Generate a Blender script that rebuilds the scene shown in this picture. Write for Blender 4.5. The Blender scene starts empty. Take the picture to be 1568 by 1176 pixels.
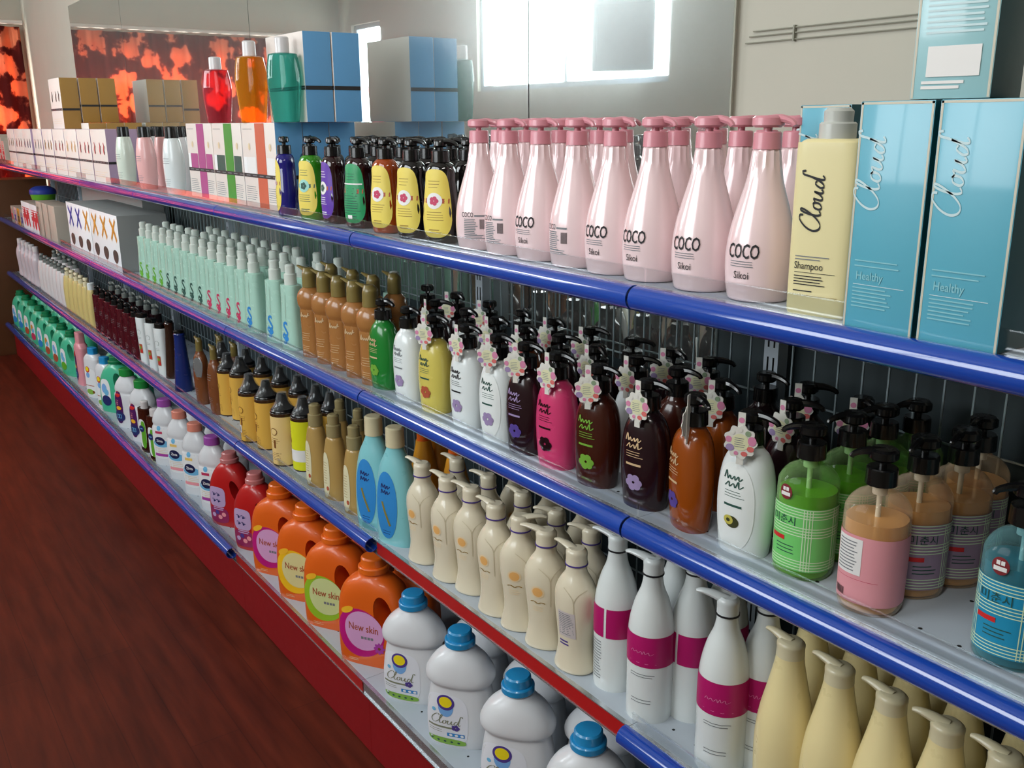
import bpy, bmesh, math, random
from mathutils import Vector, Matrix
import numpy as np
random.seed(7)
SC = bpy.context.scene
COL = SC.collection
PI = math.pi
# ------------------------------------------------------------------ camera
CX, CY, CZ = 1.0046, -0.9246, 1.5095
PITCH, YAW, ROLL, FPX = 0.2691, 0.9551, -0.0067, 1449.1
_f = Vector((-math.sin(YAW)*math.cos(PITCH), math.cos(YAW)*math.cos(PITCH), -math.sin(PITCH)))
_r = Vector((math.cos(YAW), math.sin(YAW), 0)); _u = _r.cross(_f)
_r, _u = math.cos(ROLL)*_r+math.sin(ROLL)*_u, -math.sin(ROLL)*_r+math.cos(ROLL)*_u
cam = bpy.data.cameras.new('camera'); camo = bpy.data.objects.new('camera', cam); COL.objects.link(camo)
camo.matrix_world = Matrix(((_r.x, _u.x, -_f.x, CX), (_r.y, _u.y, -_f.y, CY), (_r.z, _u.z, -_f.z, CZ), (0, 0, 0, 1)))
cam.sensor_width = 36; cam.lens = 36*FPX/1568; cam.clip_start = 0.01; cam.clip_end = 100
SC.camera = camo
SC.view_settings.view_transform = 'Standard'; SC.view_settings.look = 'None'
SC.view_settings.gamma = 1; SC.view_settings.use_curve_mapping = False
SC.view_settings.exposure = -0.4
# ------------------------------------------------------------------ world (daylight seen through the windows)
W = bpy.data.worlds.new('world'); SC.world = W; W.use_nodes = True
bg = W.node_tree.nodes['Background']
sky = W.node_tree.nodes.new('ShaderNodeTexSky'); sky.sky_type = 'HOSEK_WILKIE'; sky.turbidity = 6
sky.sun_direction = Vector((-.5, -.5, .6)).normalized()
W.node_tree.links.new(sky.outputs[0], bg.inputs[0]); bg.inputs[1].default_value = 0.25
def area(name, loc, rot, sx, sy, power, col, spread=PI):
    l = bpy.data.lights.new(name, 'AREA'); l.shape = 'RECTANGLE'; l.size = sx; l.size_y = sy; l.energy = power; l.color = col; l.spread = spread
    o = bpy.data.objects.new(name, l); COL.objects.link(o); o.location = loc; o.rotation_euler = rot; return o
OPP = -2.1          # wall across the aisle
ENDX = -6.85
CEIL = 3.05
# daylight entering at the openings of the wall across the aisle (pointing +Y) and at the curtained window (pointing +X)
FL = -.04            # floor level
WX = ((-6.62, -6.12, 1.0, 2.3), (-4.72, -2.86, 1.72, 2.75), (-1.75, .05, 1.45, 2.7))   # window openings across the aisle: x0, x1, z0, z1
for (wa, wb, wc, wd), pw in zip(WX, (24, 105, 75)): area('window_daylight', ((wa+wb)/2, OPP-.13, (wc+wd)/2), (PI/2, 0, 0), wb-wa, wd-wc, pw, (.92, .98, 1))
area('window_daylight', (ENDX-.15, -.75, 1.35), (PI/2, 0, -PI/2), 2.1, 1.45, 180, (1, .92, .82))
area('ceiling_lamp_light', (.9, -1.2, CEIL-.12), (0, 0, 0), .15, 1.2, 26, (1, .97, .92))  # added fill from an unseen lamp, brightens fronts and the opposite wall
# ------------------------------------------------------------------ materials
MATS = {}
def mat(name, col, rough=.5, metal=0, trans=0, ior=1.45, coat=0, noise=0, nscale=40, sss=0, alpha=1, spec=.5):
    if name in MATS: return MATS[name]
    m = bpy.data.materials.new(name); m.use_nodes = True; nt = m.node_tree; b = nt.nodes['Principled BSDF']
    c = tuple(x/255 for x in col) if max(col) > 1 else col
    c = tuple((x/12.92 if x <= .04045 else ((x+.055)/1.055)**2.4) for x in c) if max(col) > 1 else c
    b.inputs['Base Color'].default_value = (*c, 1)
    b.inputs['Roughness'].default_value = rough; b.inputs['Metallic'].default_value = metal
    b.inputs['Transmission Weight'].default_value = trans; b.inputs['IOR'].default_value = ior
    b.inputs['Coat Weight'].default_value = coat; b.inputs['Coat Roughness'].default_value = .08
    b.inputs['Specular IOR Level'].default_value = spec
    b.inputs['Alpha'].default_value = alpha
    n = nt.nodes.new('ShaderNodeTexNoise'); n.inputs['Scale'].default_value = nscale; n.inputs['Detail'].default_value = 3
    tc = nt.nodes.new('ShaderNodeTexCoord'); nt.links.new(tc.outputs['Object'], n.inputs['Vector'])
    mr = nt.nodes.new('ShaderNodeMapRange'); mr.inputs[3].default_value = max(0, rough-.04); mr.inputs[4].default_value = min(1, rough+.06)
    nt.links.new(n.outputs['Fac'], mr.inputs[0]); nt.links.new(mr.outputs[0], b.inputs['Roughness'])
    if noise:
        mx = nt.nodes.new('ShaderNodeMix'); mx.data_type = 'RGBA'
        mx.inputs[6].default_value = (*[x*(1-noise) for x in c], 1); mx.inputs[7].default_value = (*[min(1, x*(1+noise)) for x in c], 1)
        nt.links.new(n.outputs['Fac'], mx.inputs[0]); nt.links.new(mx.outputs[2], b.inputs['Base Color'])
    MATS[name] = m; return m
def nodes_mat(name):
    m = bpy.data.materials.new(name); m.use_nodes = True; MATS[name] = m
    return m, m.node_tree, m.node_tree.nodes['Principled BSDF']
def ramp(nt, stops, interp='LINEAR'):
    r = nt.nodes.new('ShaderNodeValToRGB'); r.color_ramp.interpolation = interp
    e = r.color_ramp.elements
    while len(e) < len(stops): e.new(.5)
    for i, (p, c) in enumerate(stops): e[i].position = p; e[i].color = (*c, 1)
    return r
def plastic(col, name, rough=.3, **k): return mat(name, col, rough, coat=.3, **k)
# shell materials
mat('plaster', (184, 181, 168), .85, noise=.05, nscale=6)
mat('ceiling_paint', (190, 186, 178), .9)
mat('white_metal', (176, 186, 196), .4)
mat('silver', (190, 195, 200), .25, metal=.8)
mat('tube_blue', (24, 68, 165), .13, coat=1)
mat('insert_red', (178, 22, 24), .35, coat=.5)
mat('kick_red', (142, 14, 22), .45)
mat('black', (8, 8, 9), .25, coat=.3)
mat('soft_black', (20, 20, 22), .5)
mat('wire', (150, 165, 170), .35, metal=.3)
mat('back_dark', (46, 58, 62), .5)
mat('ink', (30, 30, 34), .6); mat('ink_grey', (120, 124, 128), .6); mat('ink_white', (235, 235, 235), .5)
m, nt, b = nodes_mat('floor_wood')
tc = nt.nodes.new('ShaderNodeTexCoord'); mp = nt.nodes.new('ShaderNodeMapping'); nt.links.new(tc.outputs['Object'], mp.inputs[0])
br = nt.nodes.new('ShaderNodeTexBrick'); nt.links.new(mp.outputs[0], br.inputs[0])
br.inputs['Scale'].default_value = 1; br.inputs['Brick Width'].default_value = 1.2; br.inputs['Row Height'].default_value = .13
br.inputs['Mortar Size'].default_value = .0012; br.inputs['Color1'].default_value = (.105, .017, .007, 1); br.inputs['Color2'].default_value = (.09, .014, .006, 1)
br.inputs['Mortar'].default_value = (.06, .010, .005, 1); br.inputs['Bias'].default_value = 0
mp2 = nt.nodes.new('ShaderNodeMapping'); mp2.inputs['Scale'].default_value = (2.2, 18, 1); nt.links.new(tc.outputs['Object'], mp2.inputs[0])
ns = nt.nodes.new('ShaderNodeTexNoise'); ns.inputs['Scale'].default_value = 1.6; ns.inputs['Detail'].default_value = 8; nt.links.new(mp2.outputs[0], ns.inputs[0])
mx = nt.nodes.new('ShaderNodeMix'); mx.data_type = 'RGBA'; mx.blend_type = 'MULTIPLY'; mx.inputs[0].default_value = .8
rp = ramp(nt, [(.3, (.55, .5, .5)), (.7, (1.4, 1.35, 1.3))]); nt.links.new(ns.outputs['Fac'], rp.inputs[0])
nt.links.new(br.outputs[0], mx.inputs[6]); nt.links.new(rp.outputs[0], mx.inputs[7]); nt.links.new(mx.outputs[2], b.inputs['Base Color'])
b.inputs['Roughness'].default_value = .45; b.inputs['Specular IOR Level'].default_value = .22
m, nt, b = nodes_mat('curtain')
tc = nt.nodes.new('ShaderNodeTexCoord')
vo = nt.nodes.new('ShaderNodeTexVoronoi'); vo.inputs['Scale'].default_value = 5.5; nt.links.new(tc.outputs['Object'], vo.inputs[0])
n2 = nt.nodes.new('ShaderNodeTexNoise'); n2.inputs['Scale'].default_value = 16; n2.inputs['Detail'].default_value = 5; nt.links.new(tc.outputs['Object'], n2.inputs[0])
ad = nt.nodes.new('ShaderNodeMath'); ad.operation = 'MULTIPLY_ADD'; ad.inputs[1].default_value = .9; nt.links.new(n2.outputs['Fac'], ad.inputs[0]); nt.links.new(vo.outputs['Distance'], ad.inputs[2])
rp = ramp(nt, [(.0, (.95, .38, .2)), (.86, (.85, .27, .14)), (.91, (.32, .05, .03)), (1, (.15, .015, .012))]); nt.links.new(ad.outputs[0], rp.inputs[0])
tr = nt.nodes.new('ShaderNodeBsdfTranslucent'); ms = nt.nodes.new('ShaderNodeMixShader'); ms.inputs[0].default_value = .6
nt.links.new(rp.outputs[0], b.inputs['Base Color']); nt.links.new(rp.outputs[0], tr.inputs[0]); b.inputs['Roughness'].default_value = .9
nt.links.new(b.outputs[0], ms.inputs[1]); nt.links.new(tr.outputs[0], ms.inputs[2]); nt.links.new(ms.outputs[0], nt.nodes['Material Output'].inputs[0])
m, nt, b = nodes_mat('mirror_glass')      # silvered glass under a thin film of dust
b.inputs['Base Color'].default_value = (.80, .84, .82, 1); b.inputs['Metallic'].default_value = 1; b.inputs['Roughness'].default_value = .02
df = nt.nodes.new('ShaderNodeBsdfGlossy'); df.inputs['Roughness'].default_value = .22; df.inputs[0].default_value = (.8, .86, .85, 1)
dd = nt.nodes.new('ShaderNodeBsdfDiffuse'); dd.inputs[0].default_value = (.75, .78, .75, 1)
tc = nt.nodes.new('ShaderNodeTexCoord'); ns = nt.nodes.new('ShaderNodeTexNoise'); ns.inputs['Scale'].default_value = 3; ns.inputs['Detail'].default_value = 6
nt.links.new(tc.outputs['Object'], ns.inputs[0])
mr = nt.nodes.new('ShaderNodeMapRange'); mr.inputs[3].default_value = .08; mr.inputs[4].default_value = .2; nt.links.new(ns.outputs['Fac'], mr.inputs[0])
m1 = nt.nodes.new('ShaderNodeMixShader'); nt.links.new(mr.outputs[0], m1.inputs[0]); nt.links.new(b.outputs[0], m1.inputs[1]); nt.links.new(df.outputs[0], m1.inputs[2])
m2 = nt.nodes.new('ShaderNodeMixShader'); m2.inputs[0].default_value = .055; nt.links.new(m1.outputs[0], m2.inputs[1]); nt.links.new(dd.outputs[0], m2.inputs[2])
nt.links.new(m2.outputs[0], nt.nodes['Material Output'].inputs[0])
m, nt, b = nodes_mat('clear_strip')       # clear acrylic lip
b.inputs['Base Color'].default_value = (.85, .9, .92, 1); b.inputs['Roughness'].default_value = .12; b.inputs['Specular IOR Level'].default_value = .9
tp = nt.nodes.new('ShaderNodeBsdfTransparent'); tp.inputs[0].default_value = (.9, .94, .95, 1); ms = nt.nodes.new('ShaderNodeMixShader')
fr = nt.nodes.new('ShaderNodeLayerWeight'); fr.inputs[0].default_value = .5
mm = nt.nodes.new('ShaderNodeMath'); mm.operation = 'POWER'; mm.inputs[1].default_value = 4.5; nt.links.new(fr.outputs['Facing'], mm.inputs[0])
m3 = nt.nodes.new('ShaderNodeMath'); m3.operation = 'MULTIPLY_ADD'; m3.inputs[1].default_value = .8; m3.inputs[2].default_value = .085; nt.links.new(mm.outputs[0], m3.inputs[0]); nt.links.new(m3.outputs[0], ms.inputs[0])
gl = nt.nodes.new('ShaderNodeBsdfGlossy'); gl.inputs['Roughness'].default_value = .1; gl.inputs[0].default_value = (.9, .93, .95, 1); tp.inputs[0].default_value = (.97, .98, .985, 1)
nt.links.new(tp.outputs[0], ms.inputs[1]); nt.links.new(gl.outputs[0], ms.inputs[2]); nt.links.new(ms.outputs[0], nt.nodes['Material Output'].inputs[0])
def glassy(name, col, k=.5, rough=.06, top=1):   # clear coloured plastic or liquid: tinted see-through with a glossy skin
    m, nt, b = nodes_mat(name)
    c = [((x/255)+.055)/1.055 for x in col]; c = [x**2.4 for x in c]
    b.inputs['Base Color'].default_value = (*c, 1); b.inputs['Roughness'].default_value = rough; b.inputs['Coat Weight'].default_value = .8; b.inputs['Coat Roughness'].default_value = .05
    tp = nt.nodes.new('ShaderNodeBsdfTransparent'); tp.inputs[0].default_value = (*[min(1, x**.5) for x in c], 1); ms = nt.nodes.new('ShaderNodeMixShader')
    lw = nt.nodes.new('ShaderNodeLayerWeight'); lw.inputs[0].default_value = .35
    mr = nt.nodes.new('ShaderNodeMapRange'); mr.inputs[3].default_value = k; mr.inputs[4].default_value = top; nt.links.new(lw.outputs['Facing'], mr.inputs[0]); nt.links.new(mr.outputs[0], ms.inputs[0])
    nt.links.new(tp.outputs[0], ms.inputs[1]); nt.links.new(b.outputs[0], ms.inputs[2]); nt.links.new(ms.outputs[0], nt.nodes['Material Output'].inputs[0])
glassy('wrap_film', (235, 238, 240), .03, .1, .3)
# ------------------------------------------------------------------ mesh tools
def catmull(P, k):
    P = np.array(P, float); n = len(P); out = []
    if n < 3 or k <= 1: return P
    for i in range(n-1):
        p0 = P[max(i-1, 0)]; p1 = P[i]; p2 = P[i+1]; p3 = P[min(i+2, n-1)]
        for j in range(k):
            t = j/k; out.append(.5*((2*p1)+(-p0+p2)*t+(2*p0-5*p1+4*p2-p3)*t*t+(-p0+3*p1-3*p2+p3)*t**3))
    out.append(P[-1]); return np.array(out)
def sp(c, n): return math.copysign(abs(c)**(2/n), c)
TXT = {}
def text_tris(s, bold=0):
    if (s, bold) in TXT: return TXT[(s, bold)]
    cu = bpy.data.curves.new('txt', 'FONT'); cu.body = s; cu.size = 1; cu.align_x = 'CENTER'; cu.offset = bold; cu.resolution_u = 2
    o = bpy.data.objects.new('txt', cu); COL.objects.link(o); bpy.context.view_layer.update()
    me = bpy.data.meshes.new_from_object(o.evaluated_get(bpy.context.evaluated_depsgraph_get()))
    V = [(v.co.x, v.co.y) for v in me.vertices]; F = [tuple(p.vertices) for p in me.polygons]
    bpy.data.objects.remove(o); bpy.data.curves.remove(cu); bpy.data.meshes.remove(me)
    TXT[(s, bold)] = (V, F); return V, F
class B:                                   # mesh builder
    def __init__(s, prof=None, k=4): s.v = []; s.f = []; s.m = []; s.mats = []; s.prof = catmull(prof, k) if prof is not None else None
    def mi(s, name):
        if name not in s.mats: s.mats.append(name)
        return s.mats.index(name)
    def add(s, V, F, m):
        o = len(s.v); s.v += [tuple(x) for x in V]; i = s.mi(m)
        for f in F: s.f.append(tuple(o+x for x in f)); s.m.append(i)
    def loft(s, prof, m, seg=24, k=4, cap=True, flute=0, fz=9, cx=0, cy=0):
        P = catmull(prof, k) if k > 1 else np.array(prof, float)
        V = []; F = []
        for r in P:
            z, a, b, n = r[:4]; ox, oy = (r[4], r[5]) if len(r) > 5 else (0, 0)
            for i in range(seg):
                t = 2*PI*i/seg; q = 1+(flute*math.cos(12*t)*min(1, max(0, (z-fz)*60)) if flute else 0)
                V.append((cx+ox+a*q*sp(math.cos(t), n), cy+oy+b*q*sp(math.sin(t), n), z))
        R = len(P)
        for j in range(R-1):
            for i in range(seg):
                i2 = (i+1) % seg; F.append((j*seg+i, j*seg+i2, (j+1)*seg+i2, (j+1)*seg+i))
        if cap: F.append(tuple(range(seg))[::-1]); F.append(tuple((R-1)*seg+i for i in range(seg)))
        s.add(V, F, m); return s
    def cyl(s, r0, r1, z0, z1, m, seg=16, cx=0, cy=0, bev=.0015):
        return s.loft([(z0, r0, r0, 2), (z1-bev, r1, r1, 2), (z1, r1-bev, r1-bev, 2)], m, seg, 1, True, cx=cx, cy=cy)
    def box(s, x0, x1, y0, y1, z0, z1, m):
        V = [(x, y, z) for z in (z0, z1) for y in (y0, y1) for x in (x0, x1)]
        s.add(V, [(0, 2, 3, 1), (4, 5, 7, 6), (0, 1, 5, 4), (2, 6, 7, 3), (0, 4, 6, 2), (1, 3, 7, 5)], m); return s
    def tube(s, pts, rad, m, seg=8, k=3, flat=1):
        P = catmull(pts, k); n = len(P); rr = np.interp(np.linspace(0, 1, n), np.linspace(0, 1, len(rad)), rad) if hasattr(rad, '__len__') else [rad]*n
        V = []; F = []
        for i in range(n):
            d = Vector(P[min(i+1, n-1)]-P[max(i-1, 0)]).normalized(); a = d.cross(Vector((0, 0, 1)))
            a = a.normalized() if a.length > .1 else Vector((1, 0, 0)); c = a.cross(d).normalized()
            for j in range(seg):
                t = 2*PI*j/seg; V.append(Vector(P[i])+a*rr[i]*math.cos(t)+c*rr[i]*flat*math.sin(t))
        for i in range(n-1):
            for j in range(seg): j2 = (j+1) % seg; F.append((i*seg+j, (i+1)*seg+j, (i+1)*seg+j2, i*seg+j2))
        F.append(tuple(range(seg))[::-1]); F.append(tuple((n-1)*seg+j for j in range(seg)))
        s.add(V, F, m); return s
    # surface of the body the decals lie on
    def abn(s, z): P = s.prof; return [float(np.interp(z, P[:, 0], P[:, i])) for i in (1, 2, 3)]
    def pt(s, u, z, e):                    # planar projection on the front (-Y)
        if s.prof is None: return (u, -s.flat-e, z)
        a, b, n = s.abn(z); q = min(.999, abs(u/a)); return (u*(1+e/a), -(b+e)*(1-q**n)**(1/n), z)
    def wr(s, t, z, e):                    # wrapped by angle, t=0 is the front
        a, b, n = s.abn(z); return ((a+e)*sp(math.sin(t), n), -(b+e)*sp(math.cos(t), n), z)
    flat = 0
    def band(s, z0, z1, m, t0=-PI, t1=PI, e=.0004, nz=8, nt=40, wave=None):
        V = []; F = []
        for j in range(nz+1):
            for i in range(nt+1):
                t = t0+(t1-t0)*i/nt; z = z0+(z1-z0)*j/nz
                V.append(s.wr(t, z+(wave(t) if wave else 0), e))
        for j in range(nz):
            for i in range(nt): a = j*(nt+1)+i; F.append((a, a+1, a+nt+2, a+nt+1))
        s.add(V, F, m); return s
    def shape(s, fn, m, e=.0005, n=24, rings=5): # fn(angle)->(u,z) outline about centre fn(None)
        c = fn(None); V = [s.pt(c[0], c[1], e)]; F = []
        for r in range(1, rings+1):
            for i in range(n):
                p = fn(2*PI*i/n); V.append(s.pt(c[0]+(p[0]-c[0])*r/rings, c[1]+(p[1]-c[1])*r/rings, e))
        for i in range(n): F.append((0, 1+i, 1+(i+1) % n))
        for r in range(1, rings):
            for i in range(n): a = 1+(r-1)*n; b_ = 1+r*n; i2 = (i+1) % n; F.append((a+i, b_+i, b_+i2, a+i2))
        s.add(V, F, m); return s
    def oval(s, cu, cz, ru, rz, m, e=.0005, n=2, rings=5, tilt=0):
        def fn(t):
            if t is None: return (cu, cz)
            x = ru*sp(math.cos(t), n); z = rz*sp(math.sin(t), n); return (cu+x*math.cos(tilt)-z*math.sin(tilt), cz+x*math.sin(tilt)+z*math.cos(tilt))
        return s.shape(fn, m, e, 28, rings)
    def rect(s, u0, u1, z0, z1, m, e=.0006, nu=6, nz=2):
        V = []; F = []
        for j in range(nz+1):
            for i in range(nu+1): V.append(s.pt(u0+(u1-u0)*i/nu, z0+(z1-z0)*j/nz, e))
        for j in range(nz):
            for i in range(nu): a = j*(nu+1)+i; F.append((a, a+1, a+nu+2, a+nu+1))
        s.add(V, F, m); return s
    def text(s, st, cu, cz, size, m, sx=1, e=.0009, rot=0, bold=0):
        V, F = text_tris(st, bold); c, d = math.cos(rot), math.sin(rot)
        s.add([s.pt(cu+(x*sx*c-y*d)*size, cz+(x*sx*d+y*c)*size, e) for x, y in V], F, m); return s
    def lines(s, u0, u1, z0, n, dz, m, h=.0011, e=.0008, rag=.25):
        for i in range(n): s.rect(u0, u1-(u1-u0)*rag*random.random(), z0-i*dz-h, z0-i*dz, m, e, 3, 1)
        return s
    def stroke(s, pts, w, m, cu, cz, size, rot=0, e=.001, k=5):
        P = catmull(pts, k); c, d = math.cos(rot), math.sin(rot); V = []; F = []
        for i, p in enumerate(P):
            dr = P[min(i+1, len(P)-1)]-P[max(i-1, 0)]; ang = math.atan2(dr[1], dr[0])
            ww = w*(.35+.65*abs(math.sin(ang-.2)))*size; nx, ny = -math.sin(ang)*ww/2, math.cos(ang)*ww/2
            for sg in (1, -1):
                x, y = p[0]*size+sg*nx, p[1]*size+sg*ny; V.append(s.pt(cu+x*c-y*d, cz+x*d+y*c, e))
        for i in range(len(P)-1): F.append((2*i, 2*i+1, 2*i+3, 2*i+2))
        s.add(V, F, m); return s
    def script(s, m, cu, cz, size, rot=0, e=.001, w=.13):
        for st in CLOUD: s.stroke(st, w, m, cu, cz, size, rot, e)
        return s
    def raw(s, name):
        me = bpy.data.meshes.new(name); me.from_pydata(s.v, [], s.f); me.update()
        bm = bmesh.new(); bm.from_mesh(me); bmesh.ops.remove_doubles(bm, verts=bm.verts, dist=1e-6); bmesh.ops.recalc_face_normals(bm, faces=bm.faces); bm.to_mesh(me); bm.free()
        return me
    def mesh(s, name, bevel=0, cut=None):
        me = bpy.data.meshes.new(name); me.from_pydata(s.v, [], s.f); me.update()
        for n in s.mats: me.materials.append(MATS[n])
        me.polygons.foreach_set('material_index', s.m)
        if bevel:
            bm = bmesh.new(); bm.from_mesh(me)
            bmesh.ops.bevel(bm, geom=bm.edges[:], offset=bevel, segments=2, affect='EDGES', profile=.6); bm.to_mesh(me); bm.free()
        if cut:
            bm = bmesh.new(); bm.from_mesh(me); bmesh.ops.recalc_face_normals(bm, faces=bm.faces); bm.to_mesh(me); bm.free()
            o = bpy.data.objects.new('tmp', me); COL.objects.link(o); c = bpy.data.objects.new('tmpc', cut); COL.objects.link(c)
            md = o.modifiers.new('b', 'BOOLEAN'); md.operation = 'DIFFERENCE'; md.object = c; md.solver = 'EXACT'
            bpy.context.view_layer.update()
            me2 = bpy.data.meshes.new_from_object(o.evaluated_get(bpy.context.evaluated_depsgraph_get()))
            bpy.data.objects.remove(o); bpy.data.objects.remove(c); me = me2; me.name = name
        me.shade_smooth(); me.set_sharp_from_angle(angle=math.radians(38)); return me
CLOUD = [[(.80, 1.0), (.78, 1.17), (.55, 1.17), (.2, .82), (.02, .38), (.12, .04), (.4, .0), (.72, .3), (1.02, .8), (1.13, 1.12), (1.03, 1.15), (.9, .8), (.83, .3), (.9, .03), (1.08, .12)],
         [(1.42, .5), (1.24, .42), (1.15, .15), (1.27, .02), (1.45, .15), (1.5, .4), (1.42, .5), (1.55, .43), (1.7, .5), (1.63, .15), (1.73, .02), (1.93, .2), (2.06, .5), (2.0, .15), (2.08, .02), (2.2, .12)],
         [(2.62, .45), (2.45, .49), (2.28, .2), (2.36, .02), (2.56, .18), (2.8, .75), (2.9, 1.2), (3.05, 1.3), (3.1, 1.12)], [(2.8, .75), (2.7, .2), (2.76, .02), (2.92, .14)]]
# ------------------------------------------------------------------ objects
def obj(name, me, parent=None, label=None):
    o = bpy.data.objects.new(name, me); COL.objects.link(o)
    if parent: o.parent = parent
    if label: o['label'] = label
    return o
def tag(o, label, cat, group=None):
    o['label'] = label; o['category'] = cat
    if group: o['group'] = group
    return o
def struct(name, b_, label=None, bevel=0):
    o = obj(name, b_.mesh(name, bevel)); o['kind'] = 'structure'
    if label: o['label'] = label
    return o
PROTO = {}
def place(key, x, y, z, label, cat, group=None, rot=0, sc=(1, 1, 1)):
    """key -> (name, [(part, mesh, label, [sub parts])]) ; every placement is a fresh object with shared meshes"""
    if key not in PROTO: PROTO[key] = KINDS[key[0]](*key[1:])
    name, parts = PROTO[key]
    r = bpy.data.objects.new(name, None); COL.objects.link(r); r.empty_display_size = .02
    r.location = (x, y+OY, z); r.rotation_euler = (0, 0, math.radians(rot)); r.scale = sc
    tag(r, label, cat, group)
    def rec(p, parent):
        o = obj(p[0], p[1], parent, p[2] if len(p) > 2 else None)
        for q in (p[3] if len(p) > 3 else []): rec(q, o)
    for p in parts: rec(p, r)
    return r
def xat(px, y, z):                         # X of the thing whose picture column is px, at depth y and height z
    k = (px-784)/FPX; w = _r-k*_f
    return CX-(w.y*(y+OY-CY)+w.z*(z-CZ))/w.x
ORD = ['first', 'second', 'third', 'fourth', 'fifth', 'sixth', 'seventh', 'eighth', 'ninth', 'tenth', 'eleventh', 'twelfth', 'thirteenth', 'fourteenth', 'fifteenth', 'sixteenth', 'seventeenth', 'eighteenth', 'nineteenth', 'twentieth']
Z1, Z2, Z3, Z4 = 1.279, .914, .541, .180
OY = .014            # how far the goods stand back from their nominal line
KINDS = {}
def g(z, a, b=None, n=2): return (z, a, a if b is None else b, n)
def pump(hm, z, r, mcol, spout=-1, L=.04, disc=None, stem=.008, ang=0):
    """screw collar and plunger head with a spout; returns parts"""
    c = B().cyl(r, r*.96, z, z+.022, mcol, 20); c.cyl(.005, .005, z+.0215, z+.022+stem, mcol, 10)
    d = disc or r; zt = z+.022+stem
    h = B().loft([(zt-.001, d*.8, d*.8, 2), (zt+.002, d, d, 2), (zt+.011, d, d*.98, 2), (zt+.014, d*.8, d*.8, 2)], mcol, 18, 1)
    ca, sa = math.cos(ang)*spout, math.sin(ang)*spout
    h.tube([(0, 0, zt+.008), (ca*L*.55, sa*L*.55, zt+.010), (ca*L, sa*L, zt+.006), (ca*(L+.004), sa*(L+.004), zt+.001)], [.0065, .0055, .004, .0032], mcol, 8, 3)
    return [('collar', c.mesh('collar')), ('pump_head', h.mesh('pump_head'))]
# pale pink pump bottle
plastic((238, 212, 214), 'pink_pearl', .2, metal=.05); plastic((214, 142, 154), 'pink_cap', .35)
def k_coco(v=0):
    P = [(0, .033, .033, 2), (.004, .037, .036, 2), (.03, .0405, .039, 2), (.06, .041, .0395, 2), (.09, .0375, .0365, 2), (.12, .0305, .030, 2), (.15, .0225, .0225, 2), (.175, .0175, .0175, 2), (.193, .0155, .0155, 2), (.195, .012, .012, 2)]
    b_ = B().loft(P, 'pink_pearl', 48, 4, flute=.05, fz=.158); body = b_.mesh('bottle_body')
    l = B(P)
    if v == 0: l.text('COCO', 0, .058, .0265, 'ink', .5, bold=.012); l.lines(-.016, .018, .054, 3, .0032, 'ink_grey', .0010); l.text('Sikoi', 0, .031, .014, 'ink', .75)
    else:
        l.text('COCO', -.012, .062, .0125, 'ink', .55); l.rect(.0, .018, .063, .066, 'ink_grey'); l.lines(-.018, .006, .059, 10, .0032, 'ink_grey', .0016)
        for i in range(9): l.rect(.009+i*.0011, .0096+i*.0011, .04, .058, 'ink')
        l.lines(-.018, .018, .029, 3, .003, 'ink_grey', .0012)
    return 'pump_bottle', [('bottle_body', body), ('printed_label', l.mesh('printed_label'))]+pump(None, .195, .0165, 'pink_cap', 1, .03, .0185, .006)
KINDS['coco'] = k_coco
# generic pump or capped bottle
def k_gen(bodymat, prof, cap, lab=None, seg=28, name='pump_bottle', k=4):
    body = B().loft(PROFS[prof], bodymat, seg, k).mesh('bottle_body'); parts = [('bottle_body', body)]
    zt = PROFS[prof][-1][0]
    if prof == 'plaid':
        li = catmull(PROFS[prof], k); li = [(z+.002 if z < .01 else z, a*.93, b_*.93, n) for z, a, b_, n in li if z < .124]
        parts[0] = ('bottle_body', B().loft(PROFS[prof], 'shell_'+bodymat[4:], seg, k).mesh('bottle_body'))
        parts += [('liquid', B().loft(li, bodymat, seg, 1).mesh('liquid')), ('dip_tube', B().cyl(.0035, .0035, .01, .150, 'white_pl', 10).cyl(.0095, .0095, .151, .164, 'white_pl', 14).mesh('dip_tube'))]
    if lab:
        l = B(PROFS[prof]); LABS[lab[0]](l, *lab[1:]); parts.append(('label', l.mesh('label')))
    if cap: parts += CAPS[cap[0]](zt-.001, *cap[1:])
    return name, parts
KINDS['gen'] = k_gen
CAPS = {}
CAPS['pump'] = lambda z, m, r, L=.035, sp_=-1, disc=None, stem=.008, ang=0: pump(None, z, r, m, sp_, L, disc, stem, ang)
CAPS['cyl'] = lambda z, m, r, h: [('cap', B().cyl(r, r*.97, z, z+h, m, 20, bev=.003).mesh('cap'))]
CAPS['box'] = lambda z, m, a, b, h: [('cap', B().loft([(z, a, b, 4), (z+h-.002, a, b, 4), (z+h, a-.002, b-.002, 4)], m, 28, 1).mesh('cap'))]
CAPS['step'] = lambda z, m, r, h: [('cap', B().cyl(r, r, z, z+h*.55, m, 18, bev=.002).cyl(r*.78, r*.8, z+h*.55, z+h, m, 18, bev=.004).mesh('cap'))]
def c_cone(z, m, r, h):
    b_ = B().loft([(z, r, r, 2), (z+.004, r*1.02, r*1.02, 2), (z+.013, r*.97, r*.97, 2), (z+.02, r*.7, r*.7, 2), (z+.035, r*.45, r*.45, 2), (z+h*.8, r*.38, r*.38, 2), (z+h, r*.3, r*.3, 2)], m, 20, 2)
    w = B().loft([(z+.005, r*1.06, r*1.06, 2), (z+.02, r*.8, r*.82, 2), (z+.035, r*.56, r*.6, 2), (z+h*.8, r*.5, r*.46, 2), (z+h+.004, r*.38, r*.36, 2)], 'wrap_film', 14, 2)
    return [('pump_cap', b_.mesh('pump_cap')), ('plastic_wrap', w.mesh('plastic_wrap'))]
CAPS['cone'] = c_cone
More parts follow.
